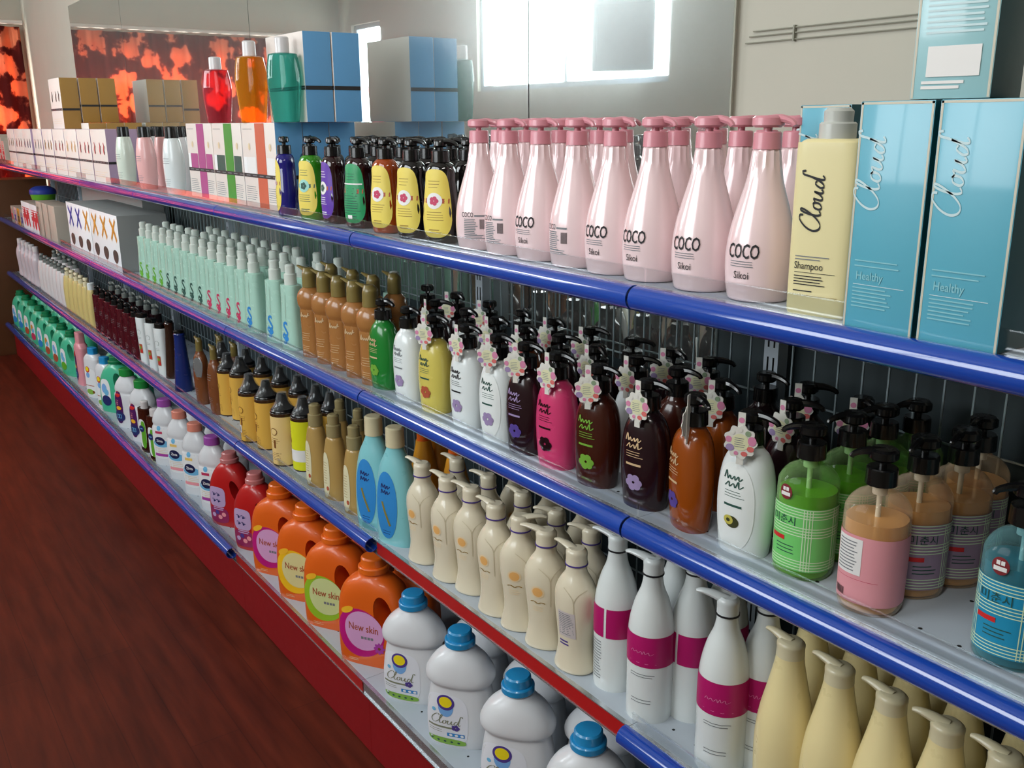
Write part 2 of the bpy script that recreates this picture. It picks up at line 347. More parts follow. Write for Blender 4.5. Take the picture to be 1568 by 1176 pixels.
def c_beak(z, m, r, h=.03, ring=None, L=.03, dirx=-1):   # smooth neck cap drawn out to one side like a beak
    b_ = B().loft([(z, r, r, 2), (z+h*.45, r*.97, r*.97, 2), (z+h*.8, r*1.0, r*.95, 2), (z+h, r*.7, r*.7, 2)], m, 20, 3)
    b_.tube([(0, 0, z+h*.72), (dirx*L*.5, 0, z+h*.95), (dirx*L, 0, z+h*1.05), (dirx*L*1.25, 0, z+h*1.0)], [.010, .0075, .005, .003], m, 10, 3, .8)
    out = [('pump_head', b_.mesh('pump_head'))]
    if ring: out.append(('neck_ring', B().loft([(z-.0005, r+.0008, r+.0008, 2), (z+.0022, r+.0008, r+.0008, 2)], ring, 20, 1).mesh('neck_ring')))
    return out
CAPS['beak'] = c_beak
PROFS = {
 'small': [(0, .026, .019, 2.3), (.004, .031, .023, 2.3), (.03, .0335, .025, 2.3), (.06, .034, .0255, 2.3), (.095, .030, .024, 2.3), (.12, .0275, .023, 2.3), (.14, .0275, .022, 2.3), (.152, .022, .019, 2.2), (.158, .0135, .0135, 2)],
 'cloudy': [(0, .038, .024, 5), (.002, .041, .026, 5), (.03, .0415, .027, 5), (.19, .0415, .027, 5), (.203, .040, .026, 4), (.209, .034, .022, 3), (.2095, .02, .018, 2)],
 'slim': [(0, .022, .020, 2.4), (.003, .025, .023, 2.4), (.06, .028, .026, 2.4), (.12, .029, .026, 2.4), (.165, .024, .022, 2.4), (.185, .0205, .019, 2.2), (.187, .018, .017, 2)],
 'mint': [(0, .030, .021, 3.4), (.003, .033, .023, 3.4), (.06, .032, .022, 3.4), (.12, .029, .020, 3.4), (.172, .0285, .019, 3.4), (.1745, .0265, .0175, 3), (.177, .0135, .0135, 2)],
 'brown': [(0, .025, .020, 2.3), (.003, .028, .022, 2.3), (.06, .0275, .0215, 2.3), (.12, .0285, .0225, 2.3), (.128, .0285, .0225, 2.3), (.14, .033, .027, 2.2), (.158, .034, .028, 2.1), (.174, .028, .024, 2.1), (.184, .017, .017, 2), (.186, .013, .013, 2)],
 'oval': [(0, .031, .022, 2.2), (.003, .034, .024, 2.2), (.05, .038, .027, 2.2), (.09, .0385, .0275, 2.2), (.125, .034, .026, 2.2), (.145, .027, .022, 2.1), (.155, .018, .017, 2), (.163, .0145, .0145, 2)],
 'plaid': [(0, .034, .034, 2.3), (.004, .038, .037, 2.3), (.03, .0395, .038, 2.3), (.12, .0395, .038, 2.3), (.138, .037, .036, 2.2), (.15, .028, .028, 2.1), (.157, .016, .016, 2), (.165, .015, .015, 2)],
 'tubebox': [(0, .021, .013, 3), (.002, .022, .014, 3), (.1, .0255, .017, 3), (.19, .027, .019, 3), (.192, .022, .015, 3)],
 'cone': [(0, .029, .029, 2), (.003, .031, .031, 2), (.06, .027, .027, 2), (.14, .021, .021, 2), (.2, .018, .018, 2), (.215, .019, .019, 2), (.222, .016, .016, 2)],
 'can': [(0, .029, .029, 2), (.003, .032, .032, 2), (.15, .032, .032, 2), (.153, .03, .03, 2), (.155, .02, .02, 2)],
 'maroon': [(0, .023, .019, 3), (.002, .026, .021, 3), (.1, .026, .021, 3), (.178, .026, .021, 3), (.182, .024, .019, 3), (.184, .012, .012, 2)],
 'gold': [(0, .028, .021, 2.4), (.003, .031, .023, 2.4), (.06, .0305, .022, 2.4), (.12, .027, .021, 2.3), (.155, .0215, .019, 2.1), (.165, .0185, .0175, 2), (.17, .0145, .0145, 2)],
 'cream': [(0, .031, .026, 2.2), (.004, .034, .028, 2.2), (.02, .031, .026, 2.2), (.045, .0275, .024, 2.2), (.08, .0295, .025, 2.2), (.12, .034, .0275, 2.1), (.15, .034, .027, 2.1), (.17, .027, .023, 2), (.186, .0175, .017, 2), (.197, .0155, .0155, 2), (.203, .015, .015, 2)],
 'magenta': [(0, .031, .031, 2), (.004, .034, .034, 2), (.06, .034, .034, 2), (.125, .0345, .0345, 2), (.16, .032, .032, 2), (.19, .025, .025, 2), (.21, .0175, .0175, 2), (.225, .0145, .0145, 2), (.235, .0135, .0135, 2)],
 'lemon': [(0, .033, .033, 2), (.004, .036, .036, 2), (.05, .039, .039, 2), (.1, .040, .040, 2), (.14, .036, .036, 2), (.18, .027, .027, 2), (.21, .0205, .0205, 2), (.224, .0185, .0185, 2)],
 'bluebot': [(0, .038, .024, 2.6), (.004, .042, .027, 2.6), (.06, .044, .029, 2.6), (.13, .041, .028, 2.5), (.18, .033, .025, 2.3), (.21, .022, .019, 2.1), (.225, .0165, .0165, 2), (.23, .016, .016, 2)],
 'zinta': [(0, .040, .026, 2.5), (.004, .045, .030, 2.5), (.06, .046, .031, 2.5), (.13, .046, .031, 2.5), (.145, .0415, .0285, 2.4), (.16, .043, .030, 2.4), (.185, .036, .027, 2.3), (.205, .024, .021, 2.1), (.215, .019, .019, 2)],
 'suntop': [(0, .036, .024, 3), (.004, .040, .027, 3), (.15, .040, .027, 3), (.175, .036, .026, 2.8), (.185, .030, .024, 2.4), (.19, .026, .022, 2.2)],
 'jug': [(0, .070, .036, 3), (.004, .076, .040, 3), (.05, .079, .043, 2.8), (.12, .074, .043, 2.7), (.16, .060, .041, 2.5), (.185, .042, .035, 2.3), (.197, .028, .027, 2), (.202, .025, .025, 2)],
 'orange': [(0, .078, .038, 3.6), (.004, .085, .043, 3.6), (.06, .087, .045, 3.4), (.13, .084, .045, 3.2), (.17, .072, .043, 2.8), (.19, .052, .038, 2.3), (.2, .034, .032, 2), (.208, .030, .030, 2)],
 'white_jug': [(0, .064, .036, 2.8), (.004, .071, .041, 2.8), (.05, .074, .044, 2.8), (.10, .069, .042, 2.7), (.128, .064, .040, 2.6), (.134, .0655, .042, 2.5), (.142, .074, .047, 2.4), (.16, .074, .047, 2.3), (.185, .058, .042, 2.2), (.203, .036, .033, 2), (.212, .028, .028, 2), (.216, .027, .027, 2)],
 'clear': [(0, .027, .021, 3.2), (.003, .030, .024, 3.2), (.03, .033, .026, 3.2), (.09, .040, .029, 3), (.12, .040, .029, 3), (.158, .034, .026, 3), (.164, .030, .023, 3), (.167, .014, .014, 2)],
}
LABS = {}
# small shaped labels (yellow, purple, green) with a medallion
mat('yellow_paper', (226, 204, 92), .5); mat('purple_paper', (92, 48, 160), .45); mat('green_paper', (40, 146, 92), .4)
mat('med_white', (228, 226, 224), .5); mat('med_teal', (150, 205, 195), .5); mat('rose', (190, 50, 90), .5); mat('leafdk', (40, 80, 70), .5); mat('rust', (170, 80, 50), .5); mat('gold_ink', (150, 120, 50), .5)
def l_small(l, paper, med, flower, ink='gold_ink', off=0):
    P = l.prof
    def fn(t):
        if t is None: return (0, .078)
        z = .078+.066*sp(math.sin(t), 5); a = l.abn(z)[0]; return (a*.88*sp(math.cos(t), 3.2), z)
    l.shape(fn, paper, .0004, 40, 6)
    l.rect(-.026, .026, .079, .088, flower if med == 'med_teal' else 'rust', .0007)
    l.oval(0, .0835, .0155, .0155, med, .0009)
    for k in range(5): l.oval(.005*math.cos(k*1.26), .0835+.005*math.sin(k*1.26), .0042, .0042, flower, .0012, rings=2)
    l.lines(-.016, .018, .062, 4, .005, ink, .0011); l.lines(-.012, .014, .028, 2, .005, ink, .002); l.lines(-.012, .012, .122, 3, .006, ink, .0011)
LABS['small'] = l_small
def l_green(l):
    l_small(l, 'green_paper', 'green_paper', 'green_paper', 'leafdk'); l.rect(-.024, .024, .098, .101, 'med_white', .0013); l.rect(-.01, .002, .022, .03, 'med_white', .0013); l.lines(-.022, .022, .09, 11, .0055, 'leafdk', .0012, .0013)
LABS['green'] = l_green
def l_cloudy(l):
    l.script('ink', .000, .102, .0225, PI/2*.97, .0008, .12)
    l.lines(-.028, .016, .072, 2, .0035, 'ink_grey', .0012, .0008, .4); l.text('Shampoo', -.010, .056, .0125, 'ink', .8, .0008); l.rect(-.028, .024, .0515, .0522, 'ink'); l.lines(-.028, .016, .048, 4, .0034, 'ink', .0012); l.lines(-.028, .002, .030, 1, .0034, 'ink', .0014); l.rect(-.039, .039, .0235, .0243, 'gold_ink')
LABS['cloudy'] = l_cloudy
def l_mint(l, col): l.text('S', 0, .036, .058, col, .75, .0006, .1, .02); l.text('S', -.003, .014, .042, col, .7, .0008, .3, .02); l.oval(0, .03, .009, .008, col, .0004, rings=2); l.rect(-.0012, .0012, .085, .15, 'ink_pale', .0005, 1, 6)
mat('ink_pale', (150, 180, 165), .5)
LABS['mint'] = l_mint
def l_brown(l): l.stroke([(-1, 0), (-.7, .9), (-.75, 0), (-.4, .45), (-.3, 0), (0, .4), (.1, 0), (.35, .45), (.45, 0), (.8, .9), (.7, .3), (1, .5)], .16, 'cream_ink', 0, .108, .014); l.lines(-.013, .013, .065, 4, .006, 'cream_ink', .0011); l.lines(-.012, .012, .03, 3, .005, 'cream_ink', .001)
mat('cream_ink', (200, 170, 130), .5)
LABS['brown'] = l_brown
mat('avocado', (60, 62, 30), .5); mat('avo_in', (190, 180, 80), .5); mat('oval_white', (226, 230, 228), .35, coat=.4); mat('lilac', (150, 130, 170), .5); mat('ink_purple', (80, 60, 140), .5); mat('leaf_lime', (110, 160, 50), .5)
def l_oval(l, base, ink, pic):
    if base: l.oval(-.002, .072, .029, .066, base, .0005, 2.3, 6)
    l.stroke([(-1, 0), (-.8, .8), (-.6, 0), (-.4, .4), (-.2, 0), (.1, .4), (.2, 0), (.5, .45), (.6, 0), (.9, .3)], .14, ink, -.002, .113, .014); l.stroke([(-1, 0), (-.6, .5), (-.5, 0), (-.1, .4), (.1, 0), (.4, .7), (.5, 0), (.9, .3)], .14, ink, 0, .102, .014)
    l.lines(-.014, .016, .096, 3, .004, ink, .0009); l.rect(-.014, .012, .073, .0765, ink, .0009)
    if pic == 'avo': l.oval(-.001, .050, .010, .009, 'avocado', .0009, rings=2); l.oval(-.006, .052, .007, .007, 'avo_in', .0012, rings=2); l.oval(-.006, .052, .0028, .0028, 'avocado', .0015, rings=2)
    else:
        for k in range(6): l.oval(.008*math.cos(k*1.1), .045+.008*math.sin(k*1.1), .006, .006, pic, .0009+.0001*k, rings=2)
LABS['oval'] = l_oval
# plaid wrapped label
mat('plaid_green', (112, 200, 106), .5); mat('plaid_line', (205, 228, 190), .5); mat('sticker_red', (122, 36, 42), .5); mat('tag_red', (200, 34, 34), .5); mat('plaid_teal', (26, 138, 178), .5); mat('pink_paper', (222, 150, 158), .5); mat('lilac_paper', (150, 128, 150), .55)
def l_plaid(l, paper, st=True, back=False):
    z0, z1 = .014, .104
    l.band(z0, z1, paper, -2.0, 2.0, .0004)
    if back:
        l.band(.052, .100, 'med_white', -.95, .0, .0008); 
        for i in range(10): l.band(.094-i*.0042, .0955-i*.0042, 'ink_grey', -.85, -.1-.15*random.random(), .0011, 1, 8)
        for i in range(9): l.band(.02, .030, 'ink', -.9+i*.05, -.875+i*.05, .0008, 1, 1)
        l.band(.046, .0465, 'rose', -.9, .5, .0007, 1, 10)
        return
    for i in range(4):
        for zc in (.022, .070, .096): l.band(zc-.006+i*.004, zc-.0048+i*.004, 'plaid_line', -1.95, 1.95, .0006, 1, 40)
        for tc_ in (-.95, .55, 1.7): l.band(z0+.001, z1-.001, 'plaid_line', tc_-.16+i*.1, tc_-.13+i*.1, .0007, 6, 1)
    l.band(.054, .060, 'tag_red', -.75, -.15, .0010, 1, 6)
    l.text('미춘시', -.010, .079, .0135, 'leafdk', 1, .0012)
    l.lines(-.02, .01, .048, 3, .005, 'leafdk', .0013)
    if st:
        l.oval(-.010, .122, .0095, .0105, 'sticker_red', .0010, rings=3)
        for dx in (-.0125, -.0075): l.rect(dx-.002, dx+.002, .1235, .1285, 'med_white', .0014, 1, 1)
        l.rect(-.017, -.003, .1165, .1215, 'med_white', .0014, 4, 1)
LABS['plaid'] = l_plaid
def l_magenta(l, back=False):
    if back: l.band(.095, .145, 'magenta', -1.35, -.1, .0004); l.band(.095, .145, 'magenta', .02, 2.6, .0004)
    else: l.band(.095, .145, 'magenta', -2.2, 2.2, .0004)
    if back:
        l.lines(-.026, -.006, .086, 14, .005, 'ink_grey', .0016)
    else:
        l.stroke([(-2, 0), (-1.7, .5), (-1.4, .1), (-1, .45), (-.7, .05), (-.2, .5), (0, 0), (.3, .6), (.5, .1), (1, .5), (1.2, 0), (1.8, .3)], .1, 'rose_lt', 0, .117, .009, 0, .0008)
        l.lines(-.018, .018, .083, 2, .004, 'ink_grey', .0011); l.lines(-.016, .018, .04, 2, .005, 'ink_grey', .0011); l.lines(-.02, .02, .102, 1, .005, 'rose_lt', .0006, .0008, 0)
mat('magenta', (176, 22, 100), .4); mat('rose_lt', (220, 120, 170), .5)
LABS['magenta'] = l_magenta
def l_cream(l, back=False):
    if back:
        l.rect(-.012, .018, .07, .12, 'lilac_pale'); l.lines(-.010, .016, .116, 12, .0036, 'ink_grey', .0014); l.lines(-.01, .01, .062, 2, .006, 'ink_purple', .003)
    else:
        l.oval(-.004, .118, .0085, .009, 'sun_orange', .0006, rings=3); l.oval(-.004, .118, .0115, .012, 'sun_pale', .0004, rings=3)
        l.stroke([(-1, .1), (-.5, .3), (0, 0), (.5, .25), (1, .1)], .2, 'gold_ink', -.004, .095, .012); l.lines(-.013, .007, .088, 3, .004, 'sun_pale', .001)
    l.stroke([(-1.6, 1.2), (-.6, .4), (0, -.8), (0, -5)], .12, 'crease', .016, .150, .012, 0, .0004); l.stroke([(1.0, 1.2), (.4, .4), (0, -.8)], .12, 'crease', .016, .150, .012, 0, .0004)
mat('sun_orange', (226, 170, 100), .5); mat('sun_pale', (224, 200, 160), .5); mat('lilac_pale', (196, 186, 186), .5)
mat('crease', (196, 184, 156), .3)
LABS['cream'] = l_cream
mat('blue_lab', (46, 132, 200), .45); mat('wheat', (130, 120, 50), .5); mat('navy_ink', (30, 40, 100), .5)
def l_blue(l):
    l.oval(-.004, .095, .026, .08, 'blue_lab', .0006, 2.1, 7)
    for i, z in enumerate((.135, .122)): l.stroke([(-1, 0), (-.8, 1), (-.5, .2), (-.1, .9), (0, 0), (.4, .8), (.5, .1), (1, .7)], .2, 'navy_ink', -.004, z, .011)
    l.stroke([(-.8, 3), (-.3, 1.2), (.3, -.5), (.8, -2)], .45, 'wheat', -.004, .07, .011); l.lines(-.014, .008, .034, 2, .006, 'navy_ink', .0014)
LABS['blue'] = l_blue
def l_gold(l):
    l.oval(-.012, .066, .013, .062, 'gold_pale', .0006, 2.4, 6); l.lines(-.019, -.006, .10, 9, .007, 'gold_ink', .0011); l.oval(-.006, .03, .004, .006, 'rust', .001, rings=2)
mat('gold_pale', (214, 206, 170), .5)
LABS['gold'] = l_gold
mat('y_lab', (216, 168, 70), .5); mat('y_pale', (228, 196, 130), .5); mat('lime', (214, 214, 30), .45); mat('brown_ink', (120, 70, 20), .5)
def l_yel(l, m, barcode=False):
    l.band(.004, .150, m, -PI, PI, .0005, 6, 40)
    l.oval(-.006, .105, .011, .011, 'brown_ink', .0010, rings=2); l.oval(-.006, .105, .009, .009, m, .0013, rings=2); l.lines(-.015, .01, .085, 3, .006, 'brown_ink', .0013); l.rect(-.008, -.002, .055, .08, 'brown_ink', .001, 2, 3); l.lines(-.018, .012, .04, 5, .005, 'brown_ink', .0013)
    if barcode: l.rect(-.018, -.006, .03, .055, 'med_white', .0016); [l.rect(-.016+i*.002, -.015+i*.002, .034, .05, 'ink_grey', .0019, 1, 1) for i in range(4)]
LABS['yel'] = l_yel
def l_lime(l): l.band(.004, .15, 'lime', -PI, PI, .0005, 6, 40); l.oval(-.004, .09, .012, .01, 'rust', .001, rings=2); l.band(.03, .065, 'med_white', -1.5, 1.5, .0009); l.oval(-.008, .05, .008, .008, 'ink', .0013, rings=2); l.lines(-.02, .02, .125, 2, .008, 'leafdk', .001)
LABS['lime'] = l_lime
mat('zin_navy', (24, 30, 74), .45); mat('zin_sky', (110, 180, 220), .5); mat('zin_pur', (170, 60, 160), .5); mat('zin_pink', (236, 150, 160), .5); mat('zin_yel', (236, 200, 110), .5)
def l_zinta(l, c1, c2):
    l.oval(-.004, .085, .036, .060, 'white_lab', .0004, 3, 6); l.oval(-.004, .082, .030, .014, 'zin_sky', .0007, rings=3); l.oval(-.008, .091, .019, .0155, 'zin_navy', .0010, rings=3)
    l.text('Zinta', -.008, .0875, .0125, 'ink_white', .85, .0014, 0, .02)
    l.rect(-.022, .004, .118, .127, c1, .0008); l.oval(-.008, .138, .007, .009, 'zin_sky', .0008, rings=2); l.rect(-.030, .018, .034, .044, c2, .0008); l.lines(-.028, .018, .064, 4, .006, 'sun_pale', .0016)
mat('white_lab', (232, 234, 236), .4)
LABS['zinta'] = l_zinta
mat('red_pur', (150, 40, 90), .45); mat('lav', (186, 160, 200), .5)
def l_red(l):
    l.oval(-.028, .095, .034, .032, 'lav', .0006, 4, 6)
    for i, z in enumerate((.10, .08)):
        for q in (-.04, -.022): l.stroke([(-1, .6), (-.3, .9), (0, -.2), (.4, .8), (.2, 0), (.9, .4), (.1, .2)], .3, 'navy_ink', q, z, .009)
    l.oval(-.026, .036, .040, .026, 'red_pur', .0006, 3, 5)
    for q, z, c in ((-.045, .035, 'lav'), (-.02, .03, 'zin_pink'), (-.03, .045, 'ink_purple'), (-.005, .04, 'zin_pink'), (-.04, .02, 'red_pur')): l.oval(q, z, .008, .007, c, .0012, rings=2)
    l.lines(-.045, .0, .062, 2, .006, 'lav', .003)
LABS['red'] = l_red
def l_new(l, ring, fill):
    def fn(t, R=.057, cu=-.020, cz=.076):
        if t is None: return (cu, cz)
        return (cu+R*math.cos(t)*(1.0 if math.cos(t) < 0 else 1.12), cz+R*.98*math.sin(t))
    l.shape(fn, ring, .0005, 36, 6)
    l.shape(lambda t: fn(t, .046, -.010, .082), fill, .0009, 36, 6)
    l.oval(-.048, .125, .018, .007, 'sun_yel', .0012, rings=2, tilt=.4)
    l.text('New skin', -.008, .082, .0235, 'rust', .84, .0014, -.03, .01)
    for i in range(4): l.rect(-.014+i*.008, -.008+i*.008, .064, .070, 'ink_grey', .0014, 1, 1)
    l.lines(-.02, .016, .058, 1, .005, 'ink_grey', .0008); l.lines(-.05, -.02, .014, 2, .004, 'sun_pale', .001)
    if ring == 'new_mag':
        for k in range(8): l.oval(.030+.008*math.cos(k*.785), .048+.008*math.sin(k*.785), .0055, .0035, 'zin_pur', .0014, rings=2, tilt=k*.785)
        l.oval(.030, .048, .0035, .0035, 'brown_ink', .0018, rings=2)
mat('sun_yel', (240, 180, 40), .5); mat('new_mag', (190, 20, 120), .45); mat('new_yel', (244, 190, 30), .45); mat('new_grn', (150, 190, 40), .45)
mat('fill_pink', (216, 160, 206), .5); mat('fill_cream', (222, 212, 150), .5); mat('fill_grn', (206, 216, 150), .5)
LABS['new'] = l_new
mat('wj_yel', (236, 214, 30), .45); mat('wj_blue', (120, 170, 226), .5); mat('wj_green', (130, 176, 70), .5); mat('script_grey', (130, 134, 110), .5); mat('wj_lab', (226, 228, 236), .35)
def l_wj(l):
    base = l.pt; l.pt = lambda u, z, e: base((u+.026)*1.38-.020, z, e)
    l.oval(-.026, .062, .036, .056, 'wj_lab', .0005, 3.4, 7)
    l.oval(-.026, .090, .0125, .020, 'wj_blue', .0009, rings=3); l.oval(-.026, .101, .0145, .0165, 'ink_purple', .0011, rings=3); l.oval(-.026, .102, .0105, .0115, 'wj_yel', .0015, rings=2)
    l.oval(-.046, .081, .0035, .004, 'zin_sky', .001, rings=2)
    l.script('script_grey', -.050, .054, .0165, 0, .0011, .1)
    l.rect(-.056, -.004, .044, .048, 'script_grey', .0011); 
    for k in range(5): l.oval(-.010+.004*math.cos(k*1.26), .048+.004*math.sin(k*1.26), .003, .003, 'ink_purple', .0014, rings=2)
    l.rect(-.024, .004, .027, .035, 'blue_lab', .0011); 
    for i in range(3): l.oval(-.018+i*.009, .031, .0028, .0026, 'white_lab', .0015, rings=2)
    l.lines(-.055, -.028, .039, 2, .0045, 'script_grey', .001)
    l.oval(-.026, .0135, .032, .0075, 'wj_green', .0011, 3, 3)
    for i in range(5): l.oval(-.05+i*.011, .0135, .0022, .0022, 'leafdk', .0015, rings=1)
LABS['wj'] = l_wj
def l_sun(l): l.oval(-.002, .07, .034, .06, 'white_lab', .0005, 4, 6); l.oval(-.008, .125, .012, .014, 'tag_red', .0009, rings=2); l.oval(-.008, .127, .008, .010, 'wj_yel', .0013, rings=2); l.oval(-.008, .10, .010, .012, 'wj_blue', .0009, rings=2); l.rect(-.028, .020, .052, .055, 'rust', .0009); l.oval(-.005, .025, .022, .012, 'wj_green', .0009, rings=3); l.oval(.014, .026, .006, .006, 'brown_ink', .0013, rings=1)
LABS['sun'] = l_sun
def l_purple(l):
    l.oval(-.018, .085, .017, .068, 'zin_plum', .0006, 2.6, 6); l.oval(-.018, .14, .011, .012, 'tag_red', .0010, rings=2); l.text('2 in 1', -.018, .105, .014, 'zin_pink', .7, .0012, PI/2*.9, .02); l.oval(-.018, .082, .010, .008, 'sun_yel', .0010, rings=2)
    l.oval(-.018, .048, .022, .022, 'navy_ink', .0012, rings=3); l.rect(-.028, -.009, .040, .056, 'zin_sky', .0016); l.rect(-.026, -.020, .042, .054, 'navy_ink', .002, 2, 1); l.rect(-.016, -.011, .042, .054, 'navy_ink', .002, 2, 1)
mat('zin_plum', (80, 20, 90), .45)
LABS['purple'] = l_purple
def l_oliv(l): l.oval(0, .08, .018, .06, 'white_lab', .0005, 3, 5); l.oval(.006, .075, .011, .058, 'grass', .0008, 3, 5); l.oval(-.002, .1, .014, .014, 'navy_ink', .0012, rings=2); l.rect(-.008, .004, .098, .102, 'zin_sky', .0016, 2, 1)
mat('grass', (96, 168, 40), .45)
LABS['oliv'] = l_oliv
def l_swirl(l):
    l.stroke([(-1, .4), (-.2, 1), (.7, .4), (.5, -.5), (-.2, -.4)], .12, 'leafdk', 0, .135, .012); l.lines(-.012, .012, .115, 2, .006, 'ink_grey', .0012)
    l.rect(-.012, .008, .045, .085, 'rust', .0006, 3, 4); l.oval(-.004, .07, .006, .006, 'leaf_lime', .001, rings=2); l.oval(.002, .055, .006, .006, 'tag_red', .001, rings=2)
LABS['swirl'] = l_swirl
def l_jugpic(l, c1, c2):
    l.oval(-.030, .085, .026, .055, 'white_lab', .0006, 3, 6); l.oval(-.034, .10, .014, .02, c1, .001, rings=2); l.oval(-.024, .085, .012, .014, 'zin_sky', .0012, rings=2); l.oval(-.028, .05, .024, .022, c2, .0010, rings=3)
LABS['jugpic'] = l_jugpic
def l_rows(l): l.lines(-.014, .014, .12, 3, .008, 'ink_grey', .0014); l.lines(-.012, .012, .05, 4, .006, 'ink_grey', .001)
LABS['rows'] = l_rows
# bodies' colours
for n_, c_, r_ in (('cloudy_yellow', (226, 214, 162), .45), ('cap_grey', (190, 192, 186), .3), ('white_pl', (222, 228, 228), .22), ('soft_pink', (226, 170, 168), .35), ('pale_green', (205, 214, 200), .3), ('mint', (166, 204, 188), .25), ('cap_mint', (208, 216, 208), .3), ('brown_pearl', (160, 108, 58), .25), ('olive_gold', (124, 108, 58), .35), ('green_btl', (30, 120, 46), .2), ('yellow_btl', (206, 190, 92), .25), ('plum_dark', (34, 14, 20), .18), ('amber_btl', (140, 66, 14), .18), ('pink_btl', (206, 60, 110), .25), ('maroon_btl', (74, 10, 24), .25), ('cream_lotion', (216, 204, 168), .25), ('navy_btl', (22, 42, 110), .25), ('gold_btl', (176, 144, 84), .28), ('sky_btl', (130, 196, 202), .28), ('cream_pearl', (220, 210, 186), .22), ('lemon_btl', (230, 214, 160), .28), ('lemon_cap', (214, 204, 170), .35), ('orange_jug', (226, 98, 22), .38), ('red_jug', (186, 30, 30), .3), ('green_jug', (72, 186, 146), .32), ('green_cap', (14, 120, 74), .35), ('blue_cap', (36, 140, 196), .3), ('white_jugm', (222, 224, 228), .3), ('olive_brown', (60, 22, 12), .2), ('pink_lt', (226, 150, 160), .35), ('cap_green', (30, 140, 60), .35), ('cap_purple', (160, 80, 170), .35), ('cap_coral', (226, 140, 120), .35), ('cap_orange', (230, 106, 24), .38), ('cap_rose', (196, 120, 120), .35), ('bronze', (120, 70, 40), .25), ('frost', (214, 208, 208), .3), ('cream_yel', (206, 186, 120), .3), ('grey_pump', (110, 116, 112), .35), ('mauve', (200, 188, 194), .35), ('dark_brown', (52, 28, 18), .2), ('orange_yel', (222, 150, 40), .3), ('umber', (58, 36, 20), .25), ('gold_cap', (150, 136, 96), .35)):
    plastic(c_, n_, r_)
glassy('glass_indigo', (40, 34, 130), .72); glassy('glass_dark', (16, 12, 12), .85); glassy('glass_amber', (170, 70, 16), .7); glassy('glass_green', (60, 150, 30), .62); glassy('glass_maroon', (40, 10, 14), .85)
glassy('liq_green', (150, 220, 50), .6); glassy('liq_peach', (255, 206, 140), .55); glassy('liq_teal', (50, 150, 175), .6); glassy('liq_red', (200, 70, 84), .12, .06, .8); glassy('liq_orange', (240, 160, 40), .12, .06, .8); glassy('liq_aqua', (60, 160, 145), .16, .06, .85)
glassy('shell_green', (170, 215, 140), .05, .05, .7); glassy('shell_peach', (236, 214, 186), .05, .05, .7); glassy('shell_teal', (140, 195, 200), .06, .05, .7)
glassy('liq_clear', (215, 228, 224), .3)
# jugs with a cut-through handle
def k_jug(prof, m, capm, lab, hx, hz, rx, rz, tilt, cap_r=.026, cap_h=.03, cname='cap', ring=True):
    c = B(); seg = 20; V = []; F = []
    for y in (-.1, .1):
        for i in range(seg):
            t = 2*PI*i/seg; x = rx*math.cos(t); z = rz*math.sin(t); V.append((hx+x*math.cos(tilt)-z*math.sin(tilt), y, hz+x*math.sin(tilt)+z*math.cos(tilt)))
    for i in range(seg): F.append((i, (i+1) % seg, seg+(i+1) % seg, seg+i))
    F.append(tuple(range(seg))[::-1]); F.append(tuple(range(seg, 2*seg))); c.add(V, F, m)
    body = B().loft(PROFS[prof], m, 40, 3).mesh('jug_body', cut=c.raw('cut') if rx else None)
    parts = [('jug_body', body)]
    if lab: l = B(PROFS[prof]); LABS[lab[0]](l, *lab[1:]); parts.append(('label', l.mesh('label')))
    z = PROFS[prof][-1][0]-.001
    cp = B().cyl(cap_r*1.12, cap_r*1.12, z, z+cap_h*.4, capm, 26, bev=.002); cp.cyl(cap_r*.92, cap_r*.88, z+cap_h*.4, z+cap_h, capm, 26, bev=.003); parts.append(('cap', cp.mesh('cap')))
    return 'jug', parts
KINDS['jug'] = k_jug
# cartons
mat('gold_card', (160, 120, 56), .45); mat('card_white', (224, 212, 204), .5); mat('purple_side', (176, 150, 176), .5); mat('blue_card', (100, 160, 208), .5); mat('stripe_purple', (170, 70, 130), .5); mat('stripe_green', (62, 140, 40), .5); mat('stripe_orange', (200, 92, 60), .5); mat('band_black', (36, 32, 32), .5); mat('warm_card', (214, 170, 160), .5)
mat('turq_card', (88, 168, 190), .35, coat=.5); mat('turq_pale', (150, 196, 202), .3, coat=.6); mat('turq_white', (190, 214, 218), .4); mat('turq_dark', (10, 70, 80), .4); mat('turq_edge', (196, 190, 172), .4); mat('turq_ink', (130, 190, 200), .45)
mat('grey_card', (150, 152, 150), .5); mat('beige_card', (176, 164, 150), .5); mat('rib_blue', (40, 60, 150), .5); mat('rib_orange', (206, 140, 40), .5); mat('heart', (70, 60, 54), .5); mat('red_print', (200, 50, 60), .5); mat('orange_strip', (190, 140, 40), .5)
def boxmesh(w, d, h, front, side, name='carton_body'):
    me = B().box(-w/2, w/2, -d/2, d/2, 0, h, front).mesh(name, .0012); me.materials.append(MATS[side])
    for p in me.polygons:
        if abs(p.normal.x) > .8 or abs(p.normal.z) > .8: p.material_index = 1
    return me
